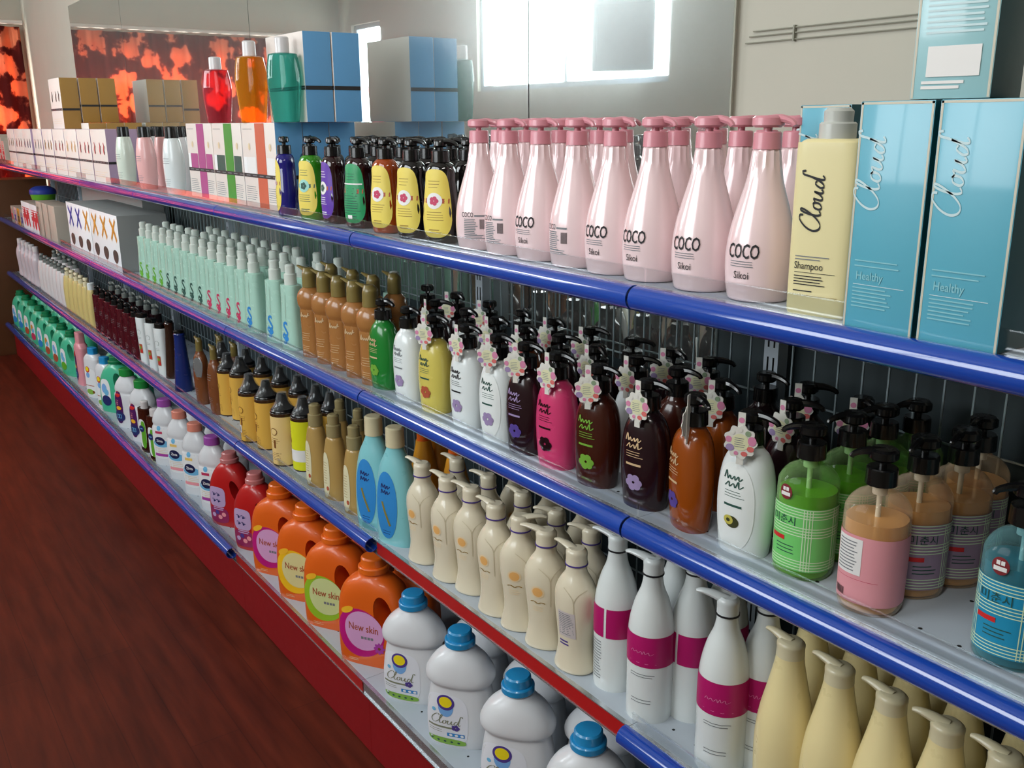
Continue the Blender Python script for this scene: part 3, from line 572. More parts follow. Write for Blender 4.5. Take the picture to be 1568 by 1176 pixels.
def k_gift(w, d, h, front, side, stripe=None, win=None, band=True, fig=None):
    parts = [('carton_body', boxmesh(w, d, h, front, side))]
    l = B(); l.flat = d/2
    if stripe: l.rect(-w*.08, w*.2, .0015, h-.0015, stripe, .0004)
    if win:
        l.rect(-w*.47, -w*.1, h*.40, h*.60, win, .0007); l.rect(-w*.47, -w*.38, h*.40, h*.60, 'ink_white', .001); l.rect(w*.22, w*.46, h*.40, h*.60, win, .0007); l.lines(-w*.45, -w*.12, h*.25, 7, .006, 'ink_grey', .0014); l.lines(w*.22, w*.47, h*.25, 7, .006, 'ink_grey', .0014)
        l.lines(-w*.45, -w*.12, h*.93, 1, .006, 'ink_grey', .0014); l.oval(-w*.28, h*.72, .008, .01, 'sun_pale', .001, rings=2); l.oval(w*.34, h*.72, .008, .01, 'sun_pale', .001, rings=2)
    if fig:
        for q in (-.3, .05, .3): l.stroke([(0, -1), (-.3, 0), (.2, .8), (0, 1.6)], .5, fig[0], w*q, h*.62, .018); l.stroke([(.4, -1), (.5, 0), (.9, .9)], .4, fig[1], w*q, h*.62, .018)
        l.lines(-w*.4, w*.4, h*.2, 3, .01, 'sun_pale', .0014)
    if band: l.rect(-w/2+.0008, w/2-.0008, h*.36, h*.405, 'band_black', .0012); [l.rect(-w*.42+i*w*.2, -w*.3+i*w*.2, h*.377, h*.388, 'ink_grey', .0015, 2, 1) for i in range(5)]
    if l.v: parts.append(('front_print', l.mesh('front_print')))
    if band:
        s_ = B(); s_.box(w/2+.0002, w/2+.0012, -d/2+.001, d/2-.001, h*.36, h*.405, 'band_black'); parts.append(('paper_band', s_.mesh('paper_band')))
    return 'gift_box', parts
KINDS['gift'] = k_gift
def k_turq(w, d, h, v):
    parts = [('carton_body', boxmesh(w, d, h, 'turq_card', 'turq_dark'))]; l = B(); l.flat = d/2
    for x in (-w/2+.001, w/2-.0035): l.rect(x, x+.0025, .001, h-.001, 'turq_edge', .0003, 1, 2)
    l.rect(-w/2+.001, w/2-.001, h-.0035, h-.001, 'turq_edge', .0003)
    if v == 0: l.script('turq_white', -.012, .134, .027, PI/2*.97, .0007, .1); l.lines(-.034, .024, .078, 2, .006, 'turq_ink', .0013); l.text('Healthy', -.014, .056, .013, 'turq_ink', .85, .0007, 0, .01); l.rect(-.034, .030, .050, .0507, 'turq_white'); l.lines(-.034, .016, .047, 6, .0042, 'turq_ink', .0014)
    else:
        parts[0] = ('carton_body', boxmesh(w, d, h, 'turq_pale', 'turq_dark'))  # window glare painted into the front as a paler turquoise
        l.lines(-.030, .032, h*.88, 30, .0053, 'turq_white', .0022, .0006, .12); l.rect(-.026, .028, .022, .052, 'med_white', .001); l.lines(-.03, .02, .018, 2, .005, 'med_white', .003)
    parts.append(('front_print', l.mesh('front_print'))); return 'carton', parts
KINDS['turq'] = k_turq
def k_rib(w, d, h, cols):
    parts = [('carton_body', boxmesh(w, d, h, 'white_lab', 'grey_card'))]; l = B(); l.flat = d/2
    for i, c in enumerate(cols):
        u = -w/2+w*(i+.5)/3
        l.stroke([(-1.3, 1.2), (.2, .1), (1.3, -1.2)], .7, c, u, h*.72, .036, 0, .0006); l.stroke([(1.3, 1.3), (0, 0), (-1.2, -1.2)], .7, c, u, h*.72, .036, 0, .0009); l.oval(u, h*.72, .016, .012, c, .0012, rings=1)
        l.shape(lambda t, u=u: (u, h*.3) if t is None else (u+.045*math.cos(t), h*.28+.036*math.sin(t)*(1 if math.sin(t) < 0 else .6)), 'heart', .0006, 20, 2); l.rect(u-.003, u+.001, .01, .03, 'rib_orange', .0009, 1, 1)
    parts.append(('front_print', l.mesh('front_print'))); return 'gift_box', parts
KINDS['rib'] = k_rib
def k_plain(w, d, h, m, s, pr=None):
    parts = [('carton_body', boxmesh(w, d, h, m, s))]
    if pr:
        l = B(); l.flat = d/2; l.lines(-w*.4, w*.4, h*.8, 3, h*.08, pr, h*.03); l.rect(-w*.4, w*.3, h*.4, h*.55, pr); l.stroke([(-1, 0), (-.5, 1), (0, 0), (.5, 1), (1, 0)], .4, pr, 0, h*.15, w*.3); parts.append(('front_print', l.mesh('front_print')))
    return 'carton', parts
KINDS['plain'] = k_plain
# flower-shaped neck tag
mat('tag_paper', (214, 212, 204), .4, coat=.4); mat('tag_pink', (204, 128, 160), .45); mat('tag_coral', (206, 104, 100), .45); mat('tag_cream', (212, 210, 172), .45); mat('tag_green', (130, 150, 120), .5)
def k_tag():
    b_ = B(); b_.flat = 0; V = []; F = []; n = 48
    for y in (-.0006, .0006):
        V.append((0, y, 0))
        for i in range(n): t = 2*PI*i/n; r = .022*(1+.09*math.cos(9*t)); V.append((r*math.cos(t), y, r*1.05*math.sin(t)))
    for i in range(n): a, c = 1+i, 1+(i+1) % n; F += [(0, a, c), (n+1, n+1+c, n+1+a), (a, n+1+a, n+1+c, c)]
    b_.add(V, F, 'tag_paper'); b_.flat = .0006
    for k in range(9):
        t = 2*PI*k/9+.2; b_.oval(.0165*math.cos(t), .0172*math.sin(t), (.0058, .004, .003, .003, .0045, .006, .003, .0045, .005)[k], (.0068, .004, .003, .003, .0045, .005, .003, .0035, .004)[k], ('tag_pink', 'tag_green', 'tag_paper', 'tag_paper', 'tag_pink', 'lilac', 'tag_pink', 'tag_coral', 'tag_coral')[k], .0006, rings=2)
    b_.oval(0, 0, .0125, .012, 'tag_cream', .0005, rings=2); b_.lines(-.008, .008, .006, 5, .003, 'ink_grey', .0008, .0009)
    s_ = B().box(-.005, .005, .0008, .0018, -.033, .042, 'tag_paper'); s_.flat = -.0008; s_.oval(0, .031, .004, .004, 'tag_pink', .0003, rings=1)
    return 'neck_tag', [('flower_disc', b_.mesh('flower_disc')), ('hanging_strip', s_.mesh('hanging_strip'))]
KINDS['tag'] = k_tag

# ------------------------------------------------------------------ the room
struct('floor', B().box(ENDX, 3.2, OPP, .6, FL-.05, FL, 'floor_wood'))
struct('ceiling', B().box(ENDX, 3.2, OPP-.2, .62, CEIL, CEIL+.08, 'ceiling_paint'))
struct('wall_back', B().box(ENDX-.1, 3.3, .39, .6, FL, CEIL, 'plaster'))
w = B()                                     # wall across the aisle, with two window openings
ex = [ENDX-.2]+[q for v in WX for q in v[:2]]+[3.3]
for a, c in zip(ex[::2], ex[1::2]): w.box(a, c, OPP-.12, OPP, FL, CEIL, 'plaster')
for a, c, z0, z1 in WX: w.box(a, c, OPP-.12, OPP, FL, z0, 'plaster'); w.box(a, c, OPP-.12, OPP, z1, CEIL, 'plaster')
struct('wall_front', w)
def window(n, x0, x1, z0, z1, mull):
    b_ = B(); t = .035; y0, y1 = OPP-.07, OPP-.03
    b_.box(x0, x0+t, y0, y1, z0, z1, 'white_metal').box(x1-t, x1, y0, y1, z0, z1, 'white_metal').box(x0+t, x1-t, y0, y1, z0, z0+t, 'white_metal').box(x0+t, x1-t, y0, y1, z1-t, z1, 'white_metal')
    for q in mull: b_.box(q-t/2, q+t/2, y0+.003, y1-.003, z0+t, z1-t, 'white_metal')
    struct('window_%d' % n, b_)
for i in range(3): window(i+1, *WX[i], () if i == 0 else ((WX[i][0]+WX[i][1])/2,))
mat('frosted', (170, 174, 182), .5)
r = bpy.data.objects.new('open_sash', None); COL.objects.link(r); r.location = (WX[1][1]-.10, OPP+.004, 0); r.rotation_euler = (0, 0, math.radians(-30)); tag(r, 'grey window sash standing open, seen in the mirror in front of the bright window', 'window sash')
obj('sash_frame', B().box(-.36, 0, 0, .03, 1.78, 1.81, 'white_metal').box(-.36, 0, 0, .03, 2.13, 2.16, 'white_metal').box(-.36, -.33, 0, .03, 1.81, 2.13, 'white_metal').box(-.03, 0, 0, .03, 1.81, 2.13, 'white_metal').mesh('sash_frame'), r)
obj('pane', B().box(-.33, -.03, .010, .016, 1.81, 2.13, 'frosted').mesh('pane'), r)
w = B(); w.box(ENDX-.12, ENDX, OPP-.12, -1.85, FL, CEIL, 'plaster').box(ENDX-.12, ENDX, .25, .39, FL, CEIL, 'plaster')
w.box(ENDX-.12, ENDX, -1.85, .25, FL, .6, 'plaster').box(ENDX-.12, ENDX, -1.85, .25, 2.06, CEIL, 'plaster'); struct('wall_left', w)
struct('wall_right', B().box(3.2, 3.32, OPP-.12, .6, FL, CEIL, 'plaster'))
b_ = B(); b_.box(ENDX-.09, ENDX-.05, -1.85, .25, .6, .64, 'white_metal').box(ENDX-.09, ENDX-.05, -1.85, .25, 2.02, 2.06, 'white_metal')
for y in (-1.85, -1.2, -.5, .21): b_.box(ENDX-.09, ENDX-.05, y, y+.04, .64, 2.02, 'white_metal')
struct('window_4', b_)
# curtain
V = []; F = []; n = 150
for j in range(2):
    for i in range(n+1):
        y = -2.05+(2.05+.345)*i/n; V.append((ENDX+.11+.022*math.sin(i*.85)+.012*math.sin(i*.31+1), y, 2.18 if j else FL+.03))
for i in range(n): F.append((i, i+1, n+2+i, n+1+i))
cb = B(); cb.add(V, F, 'curtain')
cu = obj('curtain', cb.mesh('curtain')); so = cu.modifiers.new('thick', 'SOLIDIFY'); so.thickness = .002
tag(cu, 'red and orange flowered curtain drawn across the far end wall', 'curtain')
mat('rod_white', (225, 215, 205), .4)
cr = obj('curtain_rod', B().tube([(ENDX+.11, -2.08, 2.21), (ENDX+.11, -1, 2.21), (ENDX+.11, .37, 2.21)], .014, 'rod_white').mesh('curtain_rod'))
tag(cr, 'pale curtain rod along the top of the flowered curtain', 'curtain rod')
# wall mirror, four sheets leaning flush on the back wall above the shelving
mat('glass_edge', (70, 110, 100), .15); mat('seam_dark', (25, 30, 30), .4)
seams = [-5.26, -4.13, -2.42, -.76, -.17]
ml = ['mirror sheet at the far left end, between the white wall and the thin light seam', 'mirror sheet behind the white gift boxes and the pale slim bottles', 'mirror sheet behind the blue box stack, full of the bright window', 'narrow mirror sheet at the near end beside the bare wall']
for i in range(4):
    r = bpy.data.objects.new('wall_mirror', None); COL.objects.link(r); r.location = (seams[i], .38, 1.03); tag(r, ml[i], 'mirror', 'mirror sheets above the top shelf')
    wd = seams[i+1]-seams[i]-.004
    obj('glass', B().box(0, wd, -.004, 0, 0, 1.148, 'mirror_glass').mesh('glass'), r)
    obj('backing_board', B().box(.004, wd-.004, .0005, .009, .001, 1.147, 'plaster').mesh('backing_board'), r)
st_ = obj('mirror_joint', B().box(-.7625, -.7595, .3765, .3899, 1.03, 2.178, 'seam_dark').mesh('mirror_joint')); tag(st_, 'thin dark joint between the two mirror sheets behind the pink bottles', 'joint strip')
# three cables clipped on the bare wall
mat('cable', (140, 140, 126), .6)
for i, dz in enumerate((0, .010, .018)):
    zc = 1.637+dz
    c_ = obj('cable', B().tube([(-.155+.008*i, .3865, zc), (.3, .3865, zc+.001), (.9, .3865, zc), (1.6, .3865, zc+.002)],  .0013, 'cable', 6).mesh('cable'))
    tag(c_, ['lowest', 'middle', 'topmost'][i]+' of three thin cables running along the bare wall', 'cable', 'wall cables')
for x in (-.055, .62):
    c_ = obj('cable_clip', B().box(x, x+.003, .3835, .3895, 1.634, 1.659, 'cable').mesh('cable_clip'))
    tag(c_, 'small clip pinning the wall cables '+('near the mirror edge' if x < 0 else 'behind the upper blue carton'), 'cable clip')
# unseen fill lamp added at the ceiling behind the viewer
r = bpy.data.objects.new('ceiling_lamp', None); COL.objects.link(r); r.location = (.9, -1.2, CEIL); tag(r, 'long white ceiling lamp over the aisle, out of view', 'lamp')
obj('housing', B().box(-.1, .1, -.65, .65, -.07, -.001, 'white_metal').mesh('housing', .004), r)
# ------------------------------------------------------------------ shelving: eight bays of 0.9 m
YB = .355
BAYL = ['nearest shelving bay, carrying the tall turquoise cartons', 'second shelving bay, carrying the pale pink pump bottles on top', 'third shelving bay, with bare red price channel on its lowest deck', 'fourth shelving bay, carrying gift boxes with coloured stripes on top', 'fifth shelving bay, carrying the slim black capped bottles on top', 'sixth shelving bay, carrying the right hand end of the white gift boxes', 'seventh shelving bay, carrying the gold carton stack', 'farthest shelving bay, at the curtain end']
def tube_profile(L):                       # open-fronted price tube, 2 mm wall
    b_ = B(); V = []; F = []; n = 22
    for x in (0, L):
        for i in range(n+1):
            t = PI*.42+(PI*1.62)*i/n; V.append((x, -.0205+.0185*math.cos(t), -.018+.0185*math.sin(t)))
        for i in range(n, -1, -1):
            t = PI*.42+(PI*1.62)*i/n; V.append((x, -.0205+.0167*math.cos(t), -.018+.0167*math.sin(t)))
    m_ = 2*(n+1)
    for i in range(m_): F.append((i, (i+1) % m_, m_+(i+1) % m_, m_+i))
    for i in range(n): F.append((i, m_-1-i, m_-2-i, i+1)); F.append((m_+i, m_+i+1, 2*m_-2-i, 2*m_-1-i))
    b_.add(V, F, 'tube_blue'); return b_.mesh('price_tube')
TUBE = tube_profile(.895)
lip = B().box(.002, .897, -.0035, -.0015, -.012, .024, 'clear_strip').box(.002, .897, -.006, -.0015, .0242, .0258, 'clear_strip'); LIP = lip.mesh('clear_lip')
def deck(y0, holes):
    b_ = B().box(0, .899, y0, YB-.02, -.024, 0, 'white_metal')
    for i in range(17):
        for y in (.045, .16, .28): b_.cyl(.0028, .0028, .0001, .0004, 'hole', 8, cx=.05+i*.05, cy=y+y0, bev=.0001)
    return b_.mesh('shelf_board')
mat('hole', (25, 28, 30), .8)
DECK = {y: deck(y, 1) for y in (.028, -.029)}
ch = B().box(0, .899, -.006, 0, -.036, 0, 'silver').box(0, .899, -.010, -.006, -.0015, .0005, 'silver').box(0, .899, -.010, -.006, -.037, -.034, 'silver'); CHAN = ch.mesh('price_channel')
RED = B().box(.001, .898, -.0085, -.0062, -.0335, -.002, 'insert_red').mesh('red_insert')
wm = B()
for i in range(20): wm.box(i*.045+.02, i*.045+.0228, -.0028, 0, .22, 1.19, 'wire')
for i in range(9): wm.box(.01, .89, .0, .0028, .24+i*.116, .2428+i*.116, 'wire')
MESHW = wm.mesh('wire_mesh')
up = B().box(-.015, .015, 0, .025, FL+.001, 1.255, 'white_metal')
for i in range(22):
    for sx in (-.006, .006): up.box(sx-.0018, sx+.0018, -.0004, .0005, .1+i*.052, .135+i*.052, 'black')
UPR = up.mesh('upright')
for i in range(8):
    x0 = -.9*i
    r = bpy.data.objects.new('shelving_bay', None); COL.objects.link(r); r.location = (x0, 0, 0); tag(r, BAYL[i], 'shelving', 'run of shelving bays')
    def part(name, me, x, y, z, p=None, lab=None):
        o = obj(name, me, p or r, lab); o.location = (x, y, z); return o
    part('upright', UPR, .8835, YB-.018, 0)
    if i == 7: part('upright', UPR, 0.016, YB-.018, 0)
    part('back_panel', B().box(.0, .899, -.006, .002, .16, 1.24, 'back_dark').mesh('back_panel'), 0, YB+.03, 0)
    part('wire_mesh', MESHW, 0, YB-.02+.013, 0)
    part('kick_panel', B().box(0, .899, -.002, .01, FL+.003, .16, 'kick_red').mesh('kick_panel'), 0, -.020, 0)
    for k, z in enumerate((Z1, Z2, Z3, Z4)):
        yf = -.029 if k == 3 else .028
        d = part('shelf_board' if k < 3 else 'base_deck', DECK[yf], 0, 0, z)
        part('price_channel', CHAN, 0, yf, 0, d)
        blue = not ((k == 2 and i == 1) or (k == 3 and i <= 2))
        if blue: part('price_tube', TUBE, .002, yf, (.0025, .0055, .0085, .0165)[k], d)
        if blue or k < 2: part('clear_lip', LIP, 0, yf+.0002, (.001, .001, .001, .006)[k], d)
        if not blue and not (k == 3 and i < 2): part('red_insert', RED, 0, yf, 0, d, 'red paper strip in the bare channel')

# ------------------------------------------------------------------ goods on the shelves
R_ = random.Random(3)
def row(key, pxs, y, z, lab, cat='bottle', group=None, rot=0, zref=None, start=0, dx=0, jit=2, sc=(1, 1, 1)):
    """one thing per entry of pxs; lab holds {} for the ordinal, or is a list"""
    out = []
    for i, px in enumerate(pxs):
        yy = y[i] if isinstance(y, (list, tuple)) else y
        x = xat(px, yy, z if zref is None else zref)+dx
        k = key[i] if isinstance(key, list) else key
        l = lab[i] if isinstance(lab, list) else lab.format(ORD[i+start])
        r0 = rot[i] if isinstance(rot, (list, tuple)) else rot
        out.append(place(k, x, yy, z, l, cat, group, r0+R_.uniform(-jit, jit), sc)); out[-1]['x_'] = x; del out[-1]['x_']
    return out
zs = Z1+.0008
# ---- top shelf, right to left
wt, ht = .079, .252
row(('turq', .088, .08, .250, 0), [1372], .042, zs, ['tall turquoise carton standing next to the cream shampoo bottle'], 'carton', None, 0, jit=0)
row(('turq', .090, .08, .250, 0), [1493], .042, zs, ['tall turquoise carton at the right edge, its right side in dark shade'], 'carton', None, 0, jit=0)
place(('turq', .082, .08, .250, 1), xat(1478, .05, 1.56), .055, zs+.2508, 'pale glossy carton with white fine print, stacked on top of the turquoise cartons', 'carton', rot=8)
place(('turq', .080, .08, .250, 0), xat(1268, .16, 1.45), .185, zs, 'turquoise carton half hidden behind the grey cap of the cream shampoo bottle', 'carton')
row(('gen', 'cloudy_yellow', 'cloudy', ('step', 'cap_grey', .0215, .036), ('cloudy',), 28, 'shampoo_bottle', 3), [1260], .045, zs, ['flat cream yellow shampoo bottle with black handwriting and a grey cap'], rot=10, jit=0)
c0 = [1160, 1075, 997, 938, 882, 828, 780, 736]
row([('coco', 0)]*4+[('coco', 1), ('coco', 0), ('coco', 1), ('coco', 1)], c0, .062, zs, ['pale pink pump bottle, '+t for t in ('black capitals, right beside the cream shampoo bottle', 'second from the cream shampoo bottle', 'third from the cream shampoo bottle', 'fourth from the cream shampoo bottle', 'turned to show its barcode, amid the front row', 'sixth from the cream shampoo bottle', 'turned to show a printed barcode, second from the yellow labelled bottles', 'at the left end in front, nearest the yellow labelled bottles')], 'pump bottle', 'front row of pale pink pump bottles', [8, 6, 5, 8, 2, 9, 14, 40], sc=(1.12, 1.12, 1))
row(('coco', 0), [1216, 1133, 1037, 918, 858, 806, 765], .155, zs, 'pale pink pump bottle behind the front row, {} from the right in the second row', 'pump bottle', 'second row of pale pink pump bottles', 30, zref=1.46, jit=30, sc=(1.08, 1.08, 1))
row(('coco', 0), [1243, 1172, 1095, 1010, 955, 893], .25, zs, 'pale pink pump bottle in the third row, {} from the right, by the wall', 'pump bottle', 'third row of pale pink pump bottles', 60, zref=1.46, jit=50, sc=(1.08, 1.08, 1))
P_ = lambda bm, lab: ('gen', bm, 'small', ('pump', 'black', .0165, .03, 1, .012, .007), lab)
Y1 = ('small', 'yellow_paper', 'med_white', 'rose'); Y2 = ('small', 'yellow_paper', 'med_teal', 'leafdk', 'leafdk'); Y3 = ('small', 'purple_paper', 'med_white', 'leafdk', 'ink_white')
row([P_('glass_dark', Y1), P_('glass_dark', Y1), P_('glass_amber', Y1), P_('glass_maroon', ('green',)), P_('glass_maroon', Y3), P_('glass_green', Y2), P_('glass_indigo', Y1)],
    [678, 634, 594, 553, 514, 481, 442], [.05, .045, .05, .05, .05, .045, .04], zs, ['black pump bottle with a yellow flower label, next to the pale pink bottles', 'black pump bottle with a yellow flower label, between an amber bottle and another black one', 'amber pump bottle with a yellow label and pink flower', 'dark pump bottle with a green text label', 'dark maroon pump bottle with a purple label', 'green pump bottle with a yellow label and pale teal medallion', 'deep blue pump bottle beside the orange striped gift box'],
    'pump bottle', 'front row of small dark pump bottles', [26, 20, 14, 18, -4, 16, -22], sc=(1.13, 1.1, 1.0))
row(P_('glass_dark', None), [716, 690, 655, 617, 578, 545, 512, 473], .135, zs, 'black pump bottle behind the labelled small bottles, {} from the right in the second row', 'pump bottle', 'second row of small dark pump bottles', 30, zref=1.43, jit=40, sc=(1.06, 1.06, 1.0))
row(P_('glass_dark', None), [730, 700, 668, 634, 600, 566], .22, zs, 'black pump bottle near the mirror, {} from the right in the third row', 'pump bottle', 'third row of small dark pump bottles', 30, zref=1.43, jit=40, sc=(1.06, 1.06, 1.0))
# gift boxes with coloured stripes
xr = xat(424, .06, 1.4); gp = (xr-xat(288, .06, 1.4))/3
gw, gd = gp-.004, .078
for i, (c, w, s, nm) in enumerate((('stripe_orange', 'med_white', 'blue_card', 'orange'), ('stripe_green', 'leafdk', 'card_white', 'green'), ('stripe_purple', 'stripe_purple', 'card_white', 'purple'))):
    place(('gift', gw, gd, .235, 'card_white', s, c, w), xr-gw/2-gp*i, .10, zs, 'white gift box with a broad %s stripe and a black paper band' % nm, 'gift box', 'striped gift boxes in the front row', R_.uniform(-.3, .3))
for j in range(2): place(('gift', gw, gd, .235, 'card_white', 'blue_card', None, None, False), xr-gw/2-.002, .10+.0795*(j+1), zs, ['blue sided gift box directly behind the orange striped one', 'blue sided gift box nearest the mirror on the bottom layer'][j], 'gift box', 'blue sided gift boxes')
for i in (1, 2): place(('gift', gw, gd, .235, 'card_white', 'card_white', None, None, False), xr-gw/2-gp*i, .181, zs, 'plain sided gift box hidden behind the %s striped one' % ('green' if i == 1 else 'purple'), 'gift box')
zt = zs+.2356
for j in range(2): place(('gift', gw, .078, .228, 'card_white', 'blue_card', None, None, True), -1.43-gw/2+.004*j, .165+.081*j, zt, ['blue sided gift box on the upper layer, the front one of the pair', 'blue sided gift box on the upper layer, nearer the mirror'][j], 'gift box', 'upper blue sided gift boxes')
mat('white_wrap', (210, 206, 200), .4)
T_ = lambda m: ('gen', m, 'clear', ('cyl', 'frost', .0165, .038), None, 28, 'clear_bottle')
for px, m, nm in ((436, 'liq_aqua', 'clear bottle of teal liquid with a white cap, in front of the upper blue boxes'), (386, 'liq_orange', 'clear bottle of amber liquid with a white cap, on top of the striped gift boxes'), (333, 'liq_red', 'clear bottle of red liquid with a white cap, on top of the striped gift boxes')):
    place(T_(m), xat(px, .085, 1.6), .085, zt, nm, 'bottle', 'clear bottles on the gift boxes', 20+R_.uniform(-8, 8), (1.15, 1.1, {436: 1.05, 386: 1.08, 333: .95}[px]))
# slim white and pink bottles with black caps
S_ = lambda m: ('gen', m, 'slim', ('cyl', 'black', .019, .04), ('rows',), 28, 'shampoo_bottle')
row([S_('white_pl'), S_('soft_pink'), S_('pale_green')], [271, 229, 197], .05, zs, ['slim white bottle with a black cap, beside the purple striped gift box', 'slim pink bottle with a black cap', 'slim pale green bottle with a black cap, at the end of the white gift boxes'], rot=18, sc=(1.3, 1.2, 1))
row([S_('frost'), S_('soft_pink'), S_('frost')], [278, 248, 222], .13, zs, 'slim black capped bottle in the second row, {} from the right', rot=10, zref=1.4)
row([S_('frost'), S_('frost'), S_('frost')], [286, 264, 240], .21, zs, 'slim black capped bottle in the third row, {} from the right', rot=10, zref=1.4)
# white gift boxes
xe = xat(166, .014, 1.4); figs = [('red_print', 'heart'), ('red_print', 'heart'), ('rib_orange', 'sun_pale'), ('heart', 'red_print'), ('heart', 'rib_orange'), ('heart', 'grey_card'), ('heart', 'rib_blue'), ('heart', 'red_print'), ('heart', 'sun_pale')]
for i in range(9):
    x = xe-.135-.275*i-(.05 if i > 5 else 0)
    place(('gift', .262, .083, .215, 'card_white', 'purple_side', None, None, True, figs[i]), x, .052, zs, 'white gift box with %s figures and dark band, %s from the right in front' % (('red', 'red', 'orange', 'brown', 'brown', 'grey', 'blue', 'red', 'pale')[i], ORD[i]), 'gift box', 'front row of white gift boxes', R_.uniform(-.5, .5))
    if i < 3: place(('gift', .262, .083, .215, 'card_white', 'purple_side', None, None, False), x, .139, zs, 'white gift box behind the front row, %s from the right' % ORD[i], 'gift box', 'second row of white gift boxes')
for j in range(3): place(('gift', .26, .08, .243, 'card_white', 'gold_card', None, None, False), xat(136, .11, 1.5)-.13, .150+.0815*j, zs, ['gold sided gift box standing behind the white ones, front of three', 'gold sided gift box standing behind the white ones, middle of three', 'gold sided gift box standing behind the white ones, nearest the mirror'][j], 'gift box', 'gold sided gift boxes on the shelf') 
for j in range(3): place(('gift', .262, .080, .235 if j == 0 else .207, 'card_white', 'gold_card', None, None, True, ('heart', 'heart')), xat(95, .035, 1.6)-.131, .075+.0865*j, zs+.2165 if j == 0 else zs+.2445, ['gold sided gift box on top of the white row, front of three', 'gold sided gift box on top of the white row, middle of three', 'gold sided gift box on top of the white row, back one by the mirror'][j], 'gift box', 'gold sided gift boxes on top')
for j in range(2): place(('gift', .262, .083, .215, 'card_white', 'purple_side', None, None, False), xat(95, .035, 1.6)-.14, .144+.088*j, zs, 'white gift box carrying the gold stack, %s one back' % ('first' if j == 0 else 'second'), 'gift box')
for i in range(3): place(('plain', .09, .07, .14+.02*i, 'warm_card', 'beige_card', 'red_print'), -5.95-.11*i, .05, zs, ['small pinkish carton at the far end of the top shelf, nearest the gift boxes', 'small pinkish carton at the far end of the top shelf, middle one', 'small pinkish carton at the very end of the top shelf'][i], 'carton', 'small cartons at the far end')
# ---- second shelf
z2 = Z2+.0008
for i in range(2): place(('plain', .30, .08, .16, 'white_lab', 'beige_card', 'red_print'), xat((70, 56)[i], .04, z2)-.05, .045, z2, 'white carton with red printing, %s the beige boxes' % ('next to' if i == 0 else 'second from'), 'carton', 'white and red cartons')
for i in range(4): place(('plain', .085, .07, .10, ('beige_card', 'rib_orange', 'warm_card', 'beige_card')[i], 'beige_card', ('rib_blue', 'heart', 'rib_blue', 'red_print')[i]), -5.56-.12*i, .045, z2, 'small colourful carton on the second shelf, %s from the white and red ones' % ORD[i], 'carton', 'small colourful cartons')
for i in range(3): place(('plain', .2, .1, .19, 'beige_card', 'beige_card'), xat((104, 94, 85)[i], .055, z2)-.08, .055, z2, 'plain beige box, %s the boxes with crossed ribbons' % ('next to', 'second from', 'third from')[i].replace('next to', 'next to'), 'box', 'plain beige boxes')
xb = xat(191, .02, z2)
for i, cs in enumerate((('rib_orange', 'rib_orange', 'rib_orange'), ('rib_blue', 'rib_blue', 'rib_orange'))):
    place(('rib', .50, .20, .235, cs), xb-.25-.505*i, .112, z2, ['white gift box with orange crossed ribbons and dark hearts, nearest the mint bottles', 'white gift box with blue crossed ribbons and dark hearts'][i], 'gift box', 'ribbon print gift boxes')
place(('plain', 1.25, .095, .30, 'grey_card', 'grey_card'), -4.15, .262, z2, 'long grey box at the back of the second shelf, behind the ribbon print boxes', 'box')
def k_tub():
    return 'tub', [('tub_body', B().loft([(0, .05, .05, 2), (.01, .065, .065, 2), (.05, .075, .075, 2)], 'grass', 24, 2).mesh('tub_body')), ('lid', B().loft([(.05, .078, .078, 2), (.075, .076, .076, 2), (.095, .05, .05, 2), (.1, .02, .02, 2)], 'rib_blue', 24, 3).mesh('lid'))]
KINDS['tub'] = k_tub
place(('plain', .2, .12, .13, 'beige_card', 'beige_card'), -5.72, .17, z2, 'plain carton under the round blue and green tub', 'carton')
place(('tub',), -5.70, .17, z2+.1306, 'round green tub with a blue lid, at the far end of the second shelf', 'tub')
M_ = lambda c: ('gen', 'mint', 'mint', ('step', 'cap_mint', .0155, .056), ('mint', c), 28, 'shampoo_bottle')
xm = [xat(228, .045, z2)+i*(xat(396, .045, z2)-xat(228, .045, z2))/13 for i in range(14)]
cols = ['grass']*4+['leafdk']*5+['rose']*4+['blue_lab']
names = ['green', 'green', 'green', 'green', 'dark', 'dark', 'dark', 'dark', 'dark', 'pink', 'pink', 'pink', 'pink', 'blue']
for i in range(14):
    place(M_(cols[i]), xm[i], .045, z2, 'mint front row bottle with a %s flower mark, %s from the ribbon print boxes' % (names[i], ORD[i]), 'shampoo bottle', 'front row of mint bottles', R_.uniform(8, 14), (1.12, 1.1, 1))
    if i > 0 and i % 1 == 0: place(M_(cols[i]), xm[i]-.03+R_.uniform(-.01, .01), .118, z2, 'mint bottle in the second row, %s from the far end' % ORD[i-1], 'shampoo bottle', 'second row of mint bottles', R_.uniform(6, 16), (1.12, 1.1, 1))
    if i > 3: place(M_(cols[i]), xm[i]-.02+R_.uniform(-.015, .015), .195, z2, 'mint bottle in the third row, %s from the far end' % ORD[i-4], 'shampoo bottle', 'third row of mint bottles', R_.uniform(0, 20), (1.12, 1.1, 1))
row(M_('blue_lab'), [428, 452], .045, z2, ['mint bottle with a blue flower mark, first right of the gap', 'mint bottle with a blue flower mark, beside the brown pump bottles'], 'shampoo bottle', None, 12, sc=(1.12, 1.1, 1))
row(M_('blue_lab'), [436, 462, 492], .125, z2, 'mint bottle behind the two blue marked ones, {} from the left', 'shampoo bottle', None, 12, zref=1.1, sc=(1.12, 1.1, 1))
row(M_('blue_lab'), [455, 487, 519, 604], .205, z2, 'mint bottle at the back behind the brown pump bottles, {} from the left', 'shampoo bottle', None, 12, zref=1.1, sc=(1.12, 1.1, 1))
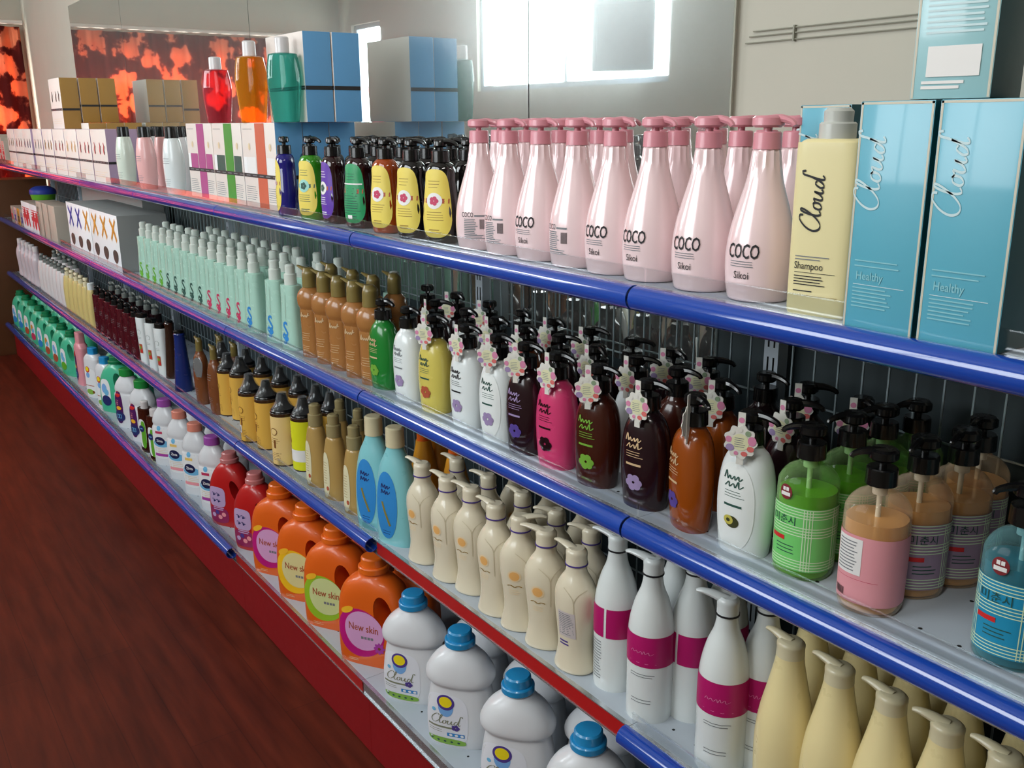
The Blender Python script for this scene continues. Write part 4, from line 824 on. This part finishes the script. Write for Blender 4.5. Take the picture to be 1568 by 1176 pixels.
def c_slant(z, m, r, h):
    b_ = B().loft([(z, r, r, 2, 0, 0), (z+h*.6, r*.98, r*.98, 2, 0, 0), (z+h*.8, r*.96, r*.9, 2, .001, 0), (z+h, r*.6, r*.6, 2, -.003, 0)], m, 20, 2)
    b_.tube([(.004, 0, z+h*.78), (-r*1.0, 0, z+h*.93), (-r*2.1, 0, z+h*1.05)], [.011, .008, .0035], m, 10, 3, .6); return [('pump_head', b_.mesh('pump_head'))]
CAPS['slant'] = c_slant
Br = ('gen', 'brown_pearl', 'brown', ('slant', 'olive_gold', .0175, .05), ('brown',))
row(Br, [481, 503, 525, 549, 573], .05, z2, 'pearly brown pump bottle with an olive head, {} from the mint bottles in front', 'pump bottle', 'front row of brown pump bottles', 22, sc=(1.1, 1.1, 1))
row(Br, [508, 541, 572], .125, z2, 'pearly brown pump bottle in the second row, {} from the left', 'pump bottle', 'second row of brown pump bottles', 20, zref=1.1)
row(Br, [604], .18, z2, ['pearly brown pump bottle standing alone behind the green bottle'], 'pump bottle', None, 20, zref=1.1)
O_ = lambda m, base, ink, pic: ('gen', m, 'oval', ('pump', 'black', .0185, .036, 1, .015, .010), ('oval', base, ink, pic) if ink else None)
spec = [(591, 'green_btl', None, 'cream_ink', 'leaf_lime', 'green pump bottle with a black head, next to the brown pump bottles'), (629, 'white_pl', None, 'ink_grey', 'lilac', 'white pump bottle between the green one and the yellow one'),
 (669, 'yellow_btl', None, 'leafdk', 'rust', 'yellow pump bottle with a flower tag'), (718, 'white_pl', None, 'ink', 'lilac', 'white pump bottle right of the yellow one'), (765, 'white_pl', 'oval_white', 'leafdk', 'lilac', 'white pump bottle left of the dark plum one'),
 (806, 'plum_dark', None, 'lilac', 'ink_purple', 'dark plum pump bottle left of the bright pink one'), (853, 'pink_btl', None, 'plum_dark', 'plum_dark', 'bright pink pump bottle'), (914, 'olive_brown', None, 'leaf_lime', 'leaf_lime', 'dark brown pump bottle with green leaves, beside the pink one'),
 (987, 'plum_dark', None, 'cream_ink', 'lilac', 'dark pump bottle with pale lilac flowers'), (1056, 'amber_btl', None, 'cream_ink', 'ink_purple', 'amber brown pump bottle'), (1138, 'white_pl', 'oval_white', 'leafdk', 'avo', 'white pump bottle with a cut avocado on its oval label')]
for i, (px, m, bs, ink, pic, lb) in enumerate(spec):
    x = xat(px, .058, z2); rr = R_.uniform(-4, 6)+(8 if i != 9 else -18)
    place(O_(m, bs, ink, pic), x, .058, z2, lb, 'pump bottle', 'front row of tagged pump bottles', rr, (1.12, 1.12, 1))
    if i >= 2: place(('tag',), x+.012, .058-.034 if i != 9 else .03, z2+.172, 'flower shaped tag hanging on the '+lb.replace(' with a flower tag', '').replace('pump ', '').replace(' on its oval label', ''), 'tag', 'flower shaped neck tags', rr+R_.uniform(-6, 25)-(55 if i == 9 else 0))
def tagrow(pxs, y, mats_, word):
    for i, px in enumerate(pxs):
        x = xat(px, y, 1.08); place(O_(mats_[i % len(mats_)], None, None, None), x, y, z2, 'black headed pump bottle in the %s row, %s from the right' % (word, ORD[i]), 'pump bottle', word+' row of black headed pump bottles', R_.uniform(-30, 40), (1.06, 1.1, 1))
        if i % 3 != 2: place(('tag',), x+.008, y-.034, z2+.172, 'flower tag on the bottle of the %s row, %s from the right' % (word, ORD[i]), 'tag', 'flower tags in the %s row' % word, R_.uniform(-10, 40))
tagrow([1212, 1105, 1037, 975, 915, 858, 808, 762, 715, 668], .15, ['plum_dark', 'amber_btl', 'olive_brown', 'white_pl', 'plum_dark'], 'second')
tagrow([1318, 1235, 1172, 1085, 1030, 968, 905, 850, 800, 750, 700, 655], .24, ['plum_dark', 'olive_brown'], 'third')
Q_ = lambda m, lab: ('gen', m, 'plaid', ('pump', 'black', .0195, .034, -1, .018, .010, .6), lab)
row([Q_('liq_green', ('plaid', 'plaid_green'))], [1228], .072, z2, ['clear green pump bottle with a light green plaid label and red seal'], 'pump bottle', None, 6, jit=0)
row([Q_('liq_peach', ('plaid', 'pink_paper', False, True))], [1330], .062, z2, ['peach coloured pump bottle with a pink label and white text sticker'], 'pump bottle', None, 12, jit=0)
row([Q_('liq_teal', ('plaid', 'plaid_teal'))], [1543], .085, z2, ['clear teal pump bottle with a bright blue plaid label, at the right edge'], 'pump bottle', None, 10, jit=0)
row([Q_('liq_peach', ('plaid', 'lilac_paper', False))], [1403], .145, z2, ['peach coloured pump bottle with a mauve plaid label behind the pink labelled one'], 'pump bottle', None, 60, zref=1.0)
row([Q_('liq_green', ('plaid', 'plaid_green', False))], [1300], .16, z2, ['clear green pump bottle in the second row behind the green plaid one'], 'pump bottle', None, 30, zref=1.03)
row(Q_('liq_peach', ('plaid', 'lilac_paper', False)), [1468, 1495], [.215, .283], z2, ['peach coloured pump bottle in the third row', 'peach coloured pump bottle at the back near the wire grid'], 'pump bottle', None, 60, zref=1.03)
row([Q_('liq_green', ('plaid', 'plaid_green', False)), Q_('liq_green', ('plaid', 'plaid_green', False))], [1352, 1402], [.225, .283], z2, ['clear green pump bottle in the third row', 'clear green pump bottle at the back near the wire grid'], 'pump bottle', None, 30, zref=1.07)
# ---- third shelf
z3 = Z3+.0008
def cap_(m, c, cr, ch, prof='slim', lab=None): return ('gen', m, prof, ('pump', c, cr, .028, -1, .012, .006), lab)
row(('gen', 'mauve', 'cream', ('cyl', 'frost', .015, .03), None), [38, 44, 50, 56, 62], .05, z3, 'tall mauve white bottle at the far end, {} from the left', 'bottle', 'mauve white bottles', 0, sc=(1.15, 1.15, 1.08))
row(cap_('frost', 'grey_pump', .015, .02), [71, 77, 82, 87.5, 93, 99, 105], .05, z3, 'slim white pump bottle with a grey head, {} from the left', 'pump bottle', 'slim white bottles with grey heads', 10, sc=(1.1, 1.1, 1))
row(cap_('frost', 'grey_pump', .015, .02), [84, 92, 100, 108, 116], .14, z3, 'grey headed white pump bottle in the second row, {} from the left', 'pump bottle', 'second row with grey heads', 10, zref=.73, sc=(1.1, 1.1, 1))
row(cap_('cream_yel', 'lemon_cap', .015, .02), [111, 118, 125, 132, 139.5], .05, z3, 'slim cream yellow bottle, {} from the left', 'pump bottle', 'slim cream yellow bottles', 10, sc=(1.12, 1.1, 1))
row(('gen', 'cream_yel', 'slim', ('cyl', 'white_pl', .018, .035), None), [147], .045, z3, ['slim cream yellow bottle with a white cap, beside the maroon ones'], 'bottle', None, 10)
row(('gen', 'maroon_btl', 'maroon', ('pump', 'black', .018, .028, 1, .014, .008), ('rows',)), [157, 166, 175, 184.5, 194, 204, 215], .045, z3, 'maroon pump bottle, {} from the left in the front row', 'pump bottle', 'front row of maroon pump bottles', 12, sc=(1.15, 1.1, 1.0))
row(('gen', 'plum_dark', 'maroon', ('pump', 'grey_pump', .017, .028, 1, .014, .008), None), [172, 182, 192, 203, 214, 226, 238], .13, z3, 'dark pump bottle behind the maroon ones, {} from the left', 'pump bottle', 'second row behind the maroon bottles', 12, zref=.73)
row(('gen', 'white_pl', 'tubebox', ('box', 'black', .02, .014, .024), ('swirl',), 24, 'shampoo_bottle'), [225, 239, 253], .045, z3, ['white bottle with a swirl and fruit print, beside the maroon ones', 'white bottle with a swirl and a red flower panel', 'white bottle with a swirl and a green fruit print, beside the dark bottles'], 'bottle', 'white swirl printed bottles', 20, sc=(1.1, 1.1, 1))
row(('gen', 'dark_brown', 'cone', ('cyl', 'black', .016, .008), None, 24, 'hair_bottle'), [267], .07, z3, ['dark brown cone shaped bottle behind the navy one'], 'bottle')
row(('gen', 'navy_btl', 'cone', ('cyl', 'black', .017, .012), None, 24, 'hair_bottle'), [283], .045, z3, ['navy blue cone shaped bottle'], 'bottle', sc=(1.12, 1.12, 1.0))
Bz = ('gen', 'bronze', 'oval', ('slant', 'olive_gold', .014, .04), ('rows',))
row(Bz, [313, 335], [.05, .05], z3, ['bronze pump bottle with an olive head and a round silver tag', 'bronze pump bottle next to the yellow labelled bottles'], 'pump bottle', None, 10, sc=(.9, .9, 1.18))
row(Bz, [338, 360], .13, z3, ['bronze pump bottle in the second row, left one', 'bronze pump bottle in the second row, right one'], 'pump bottle', None, 10, zref=.7, sc=(.9, .9, 1.15))
def k_stag(): return 'hang_tag', [('tag_card', B().loft([(0, .012, .0008, 2.4), (.03, .02, .0008, 2.2), (.055, .02, .0008, 2.2), (.07, .008, .0008, 2)], 'silver', 20, 3).mesh('tag_card'))]
KINDS['stag'] = k_stag
place(('stag',), xat(304, .02, z3+.15), .018, z3+.115, 'round silver tag hanging in front of the bronze bottle', 'tag', rot=30)
Yc = lambda l: ('gen', 'umber', 'can', ('cone', 'black', .031, .058), l, 24, 'shampoo_bottle')
row([Yc(('yel', 'y_pale')), Yc(('yel', 'y_lab')), Yc(('yel', 'y_lab')), Yc(('yel', 'y_lab', True)), Yc(('yel', 'y_lab')), Yc(('yel', 'y_pale')), Yc(('lime',))], [346, 355, 374, 389, 414, 439, 470], [.13, .085, .10, .045, .06, .045, .075], z3,
    ['pale yellow labelled bottle, leftmost of the wrapped black capped ones', 'yellow labelled bottle behind, second of the wrapped black capped ones', 'yellow labelled bottle peeping out behind the barcode one', 'yellow labelled bottle with a barcode and wrapped black cap', 'yellow labelled bottle with brown print, right of the barcode one', 'plain tan labelled bottle with a wrapped black cap', 'lime yellow labelled bottle with a black cap, beside the gold ones'], 'bottle', 'wrapped yellow bottles', [10, 5, 0, 20, 5, 30, -20], sc=(1.18, 1.18, 1))
row(Yc(('yel', 'y_lab')), [375, 400, 428, 455, 483, 505], .16, z3, 'black capped yellow bottle in the second row, {} from the left', 'bottle', 'second row of wrapped yellow bottles', 5, zref=.75)
Gd = ('gen', 'gold_btl', 'gold', ('step', 'gold_cap', .017, .06), ('gold',))
row(Gd, [489, 517, 548], .05, z3, ['gold bottle in crinkled wrap, beside the lime one', 'gold bottle, middle of the three', 'gold bottle beside the sky blue bottles'], 'bottle', 'front row of gold bottles', 20, sc=(1.18, 1.15, 1.02))
row(Gd, [520, 548, 575], .13, z3, 'gold bottle in the second row, {} from the left', 'bottle', 'second row of gold bottles', 20, zref=.75)
def k_wrap(r, h): return 'plastic_sleeve', [('sleeve', B().loft([(0, r, r*.8, 2), (h*.3, r*1.05, r*.8, 2), (h*.6, r*.92, r*.8, 2), (h*.8, r*.7, r*.65, 2), (h, r*.75, r*.6, 2)], 'wrap_film', 13, 3).mesh('sleeve'))]
KINDS['wrap'] = k_wrap
Sb = ('gen', 'sky_btl', 'bluebot', ('cyl', 'cream_lotion', .018, .045), ('blue',), 32, 'lotion_bottle')
row(Sb, [579, 611], .05, z3, ['sky blue lotion bottle with a blue oval label, beside the gold ones', 'sky blue lotion bottle with a blue oval label, beside the cream pump bottles'], 'bottle', 'sky blue lotion bottles', 20, sc=(1.28, 1.2, 1.05))
row(('gen', 'orange_yel', 'lemon', ('step', 'orange_jug', .016, .04), None), [650, 672, 698], [.15, .2, .16], z3, ['orange yellow bottle behind the cream pump bottles, left one', 'orange yellow bottle behind the cream pump bottles, middle one', 'orange yellow bottle behind the cream pump bottles, right one'], 'bottle', None, 0, zref=.68)
Cr = lambda b_, d: ('gen', 'cream_pearl', 'cream', ('beak', 'cream_pearl', .0165, .03, 'ink_purple', .034, d), ('cream', b_), 32)
row([Cr(False, -1), Cr(False, -1), Cr(False, -1), Cr(False, -1), Cr(False, 1), Cr(False, -1), Cr(True, -1)], [651, 689, 725, 761, 798, 836, 881], [.05, .05, .06, .05, .055, .055, .05], z3, ['cream pump bottle with a small sun print, beside the sky blue bottles', 'cream pump bottle with a sun print, second from the sky blue bottles', 'cream pump bottle, third from the sky blue bottles, slightly set back', 'cream pump bottle with a sun print, fourth from the sky blue bottles', 'cream pump bottle with its spout turned right', 'cream pump bottle, second from the magenta banded ones', 'cream pump bottle with a purple text panel, beside the magenta banded ones'], 'pump bottle', 'front row of cream pump bottles', [14, 14, 20, 12, 40, 30, 8], sc=(1.22, 1.2, 1.02))
row(Cr(False, -1), [700, 748, 800, 852, 905], .135, z3, 'cream pump bottle in the second row, {} from the left', 'pump bottle', 'second row of cream pump bottles', 30, zref=.73, jit=25, sc=(1.08, 1.08, 1))
row(Cr(False, -1), [790, 842, 895], .22, z3, 'cream pump bottle in the third row, {} from the left', 'pump bottle', 'third row of cream pump bottles', 30, zref=.73, jit=25, sc=(1.08, 1.08, 1))
Mg = lambda b_: ('gen', 'white_pl', 'magenta', ('beak', 'white_pl', .0150, .026, 'ink', .034, -1), ('magenta', b_), 36)
row([Mg(True), Mg(False), Mg(True), Mg(False)], [941, 993, 1056, 1101], [.075, .062, .12, .06], z3, ['white pump bottle with a split magenta band, beside the cream ones', 'white pump bottle with a magenta band and pale lettering, second from the cream ones', 'white pump bottle with a magenta band, set back between two others', 'white pump bottle with a magenta band, nearest the lemon cream bottles'], 'pump bottle', 'front row of magenta banded bottles', [20, 25, 5, 30], sc=(1.14, 1.14, 1.1))
row([Mg(False), Mg(True), Mg(False)], [1035, 1112, 1172], [.15, .18, .115], z3, 'white and magenta pump bottle in the back rows, {} from the left', 'pump bottle', None, 20, zref=.72, sc=(1.12, 1.12, 1.1))
Lm = ('gen', 'lemon_btl', 'lemon', ('beak', 'lemon_cap', .019, .022, None, .032, -1), None, 32)
r = row(Lm, [1192, 1262, 1336, 1415, 1498, 1585], [.06, .06, .06, .06, .06, .06], z3, 'pale lemon pump bottle in the front row, {} from the magenta banded bottles', 'pump bottle', 'front row of lemon pump bottles', 10, jit=8, sc=(1.04, 1.04, 1.1))
row(Lm, [1240, 1312, 1390, 1470, 1560], .16, z3, 'pale lemon pump bottle in the second row, {} from the left', 'pump bottle', 'second row of lemon pump bottles', 10, zref=.72, jit=20, sc=(1, 1, 1.1))
row(Lm, [1290, 1372, 1455], .25, z3, 'pale lemon pump bottle in the third row, {} from the left', 'pump bottle', 'third row of lemon pump bottles', 10, zref=.72, jit=20, sc=(1, 1, 1.1))
# ---- bottom deck
z4 = Z4+.0008
Gj = lambda a, b_: ('jug', 'jug', 'green_jug', 'green_cap', ('jugpic', a, b_), .036, .125, .018, .045, .25)
gl = [('wj_blue', 'blue_lab'), ('wj_blue', 'blue_lab'), ('sun_pale', 'rust'), ('rib_orange', 'rose'), ('wj_blue', 'blue_lab'), ('rib_orange', 'rust'), ('wj_blue', 'rust'), ('zin_sky', 'grass')]
gx = [xat(38, .02, z4)+i*(xat(116, .02, z4)-xat(38, .02, z4))/7 for i in range(8)]
for i in range(8): place(Gj(*gl[i]), gx[i], .02, z4, 'green detergent jug with a picture label, %s from the far end of the bottom deck' % ORD[i], 'jug', 'front row of green jugs', 22, (1.12, 1, 1.08))
for i in range(7): place(Gj(*gl[i]), gx[i]-.05+.08, .125, z4, 'green detergent jug in the second row, %s from the far end' % ORD[i], 'jug', 'second row of green jugs', 22, (1.12, 1, 1.08))
row(('gen', 'pink_lt', 'suntop', ('box', 'pink_lt', .022, .018, .05), ('purple',), 28, 'detergent_bottle'), [131], .02, z4, ['pink detergent bottle between the green jugs and the white sun labelled bottles'], 'bottle', None, 10, sc=(1.25, 1.1, 1.18))
Su = ('gen', 'white_jugm', 'suntop', ('box', 'blue_cap', .018, .014, .03), ('sun',), 28, 'detergent_bottle')
row(Su, [150, 168], .018, z4, ['white detergent bottle with a red and yellow sun mark, left of the pair', 'white detergent bottle with a red and yellow sun mark, right of the pair'], 'bottle', None, 22, sc=(1.4, 1.2, 1.16))
row(Gj('wj_blue', 'navy_ink'), [186], .05, z4, ['large green jug with its handle hole facing the aisle'], 'jug', None, 30, sc=(1.3, 1.1, 1.18))
row(Gj('wj_blue', 'navy_ink'), [178, 208], .13, z4, ['green jug behind the white sun labelled bottles', 'green jug behind the large green one'], 'jug', None, 30, zref=.35, sc=(1.12, 1, 1.08))
Pu = ('gen', 'white_jugm', 'zinta', ('cyl', 'cap_green', .022, .03), ('purple',), 36, 'detergent_bottle')
row(Pu, [203, 226], .03, z4, ['white detergent bottle with a purple label and green cap, left one', 'white detergent bottle with a purple label and green cap, right one'], 'bottle', None, 28, sc=(1.6, 1.3, 1.12))
Ol = ('gen', 'olive_brown', 'maroon', ('cyl', 'frost', .014, .03), ('oliv',), 28, 'soap_bottle')
row(Ol, [229, 243], [-.002, -.002], z4, ['brown soap bottle with a green label, half behind the other', 'brown soap bottle with a bright green label and white cap'], 'bottle', None, 20, sc=(1.25, 1.1, 1.03))
Zi = lambda cc, a, b_: ('gen', 'white_jugm', 'zinta', ('cyl', cc, .022, .026), ('zinta', a, b_), 36, 'detergent_bottle')
row([Zi('cap_purple', 'rose', 'zin_pur'), Zi('cap_coral', 'zin_yel', 'zin_pink'), Zi('cap_coral', 'zin_yel', 'zin_pink'), Zi('cap_purple', 'rose', 'zin_pur')], [261, 284, 308, 334], .025, z4, ['white detergent bottle with a navy oval and purple cap, beside the brown soap', 'white detergent bottle with a navy oval, second from the brown soap', 'white detergent bottle with a navy oval, third from the brown soap', 'white detergent bottle with a navy oval, beside the red jugs'], 'bottle', 'white navy oval bottles', 34, sc=(1.34, 1.15, 1.14))
row(Zi('cap_coral', 'zin_yel', 'zin_pink'), [300, 330, 360], .12, z4, 'white detergent bottle in the second row, {} from the left', 'bottle', 'second row of white detergent bottles', 22, zref=.35, sc=(1.12, 1.1, 1.12))
Rj = ('jug', 'jug', 'red_jug', 'cap_rose', ('red',), .042, .12, .014, .035, .35)
row(Rj, [360, 399], .03, z4, ['red detergent jug with a lavender label, beside the white bottles', 'red detergent jug with a lavender label, beside the orange jugs'], 'jug', 'red jugs', 32, sc=(1.08, 1.05, 1.12))
Oj = lambda a, b_: ('jug', 'orange', 'orange_jug', 'cap_orange', ('new', a, b_), .042, .122, .022, .045, .2, .031, .032)
row([Oj('new_mag', 'fill_pink'), Oj('new_yel', 'fill_cream'), Oj('new_grn', 'fill_grn'), Oj('new_mag', 'fill_pink')], [437, 478, 522, 579], .03, z4, ['orange jug with a magenta ringed label, beside the red jugs', 'orange jug with a yellow ringed label', 'orange jug with a green ringed label', 'orange jug with a magenta ringed label and flower, beside the white jugs'], 'jug', 'front row of orange jugs', 33, jit=1, sc=(1.13, 1.1, 1.2))
row(Oj('new_yel', 'fill_cream'), [500, 560, 625], .135, z4, 'orange jug in the second row, {} from the left', 'jug', 'second row of orange jugs', 27, zref=.35)
Wj = ('jug', 'white_jug', 'white_jugm', 'blue_cap', ('wj',), 0, 0, 0, 0, .2, .029, .030)
row(Wj, [638, 708, 794, 898, 1010], .03, z4, 'white jug with a sky blue cap and yellow medallion, {} from the orange jugs', 'jug', 'front row of white jugs', 38, jit=1, sc=(1.04, 1.08, 1.1))
row(Wj, [735, 820, 920], .15, z4, 'white jug with a sky blue cap in the second row, {} from the left', 'jug', 'second row of white jugs', 24, zref=.35)
# ---- things beyond the far end of the shelving
mat('cabinet_brown', (92, 54, 26), .5, noise=.2, nscale=8); mat('post_pink', (214, 150, 120), .5)
r = bpy.data.objects.new('wooden_cabinet', None); COL.objects.link(r); r.location = (-6.505, 0, 0); tag(r, 'brown wooden cabinet standing beyond the far end of the shelves', 'cabinet')
obj('cabinet_body', B().box(-.18, .18, -.18, .32, FL, 1.16, 'cabinet_brown').mesh('cabinet_body', .004), r)
for i in range(2): d_ = obj('door', B().box(-.175+.177*i, -.002+.177*i, -.198, -.1805, .05, 1.10, 'cabinet_brown').mesh('door', .003), r); obj('handle', B().box(-.03+.05*i, -.02+.05*i, -.213, -.1985, .5, .65, 'silver').mesh('handle'), d_)
r = bpy.data.objects.new('round_post', None); COL.objects.link(r); r.location = (-6.5, -.32, 0); tag(r, 'pale pinkish round post at the far left edge', 'post')
obj('shaft', B().cyl(.035, .035, FL, .98, 'post_pink', 20).mesh('shaft'), r)
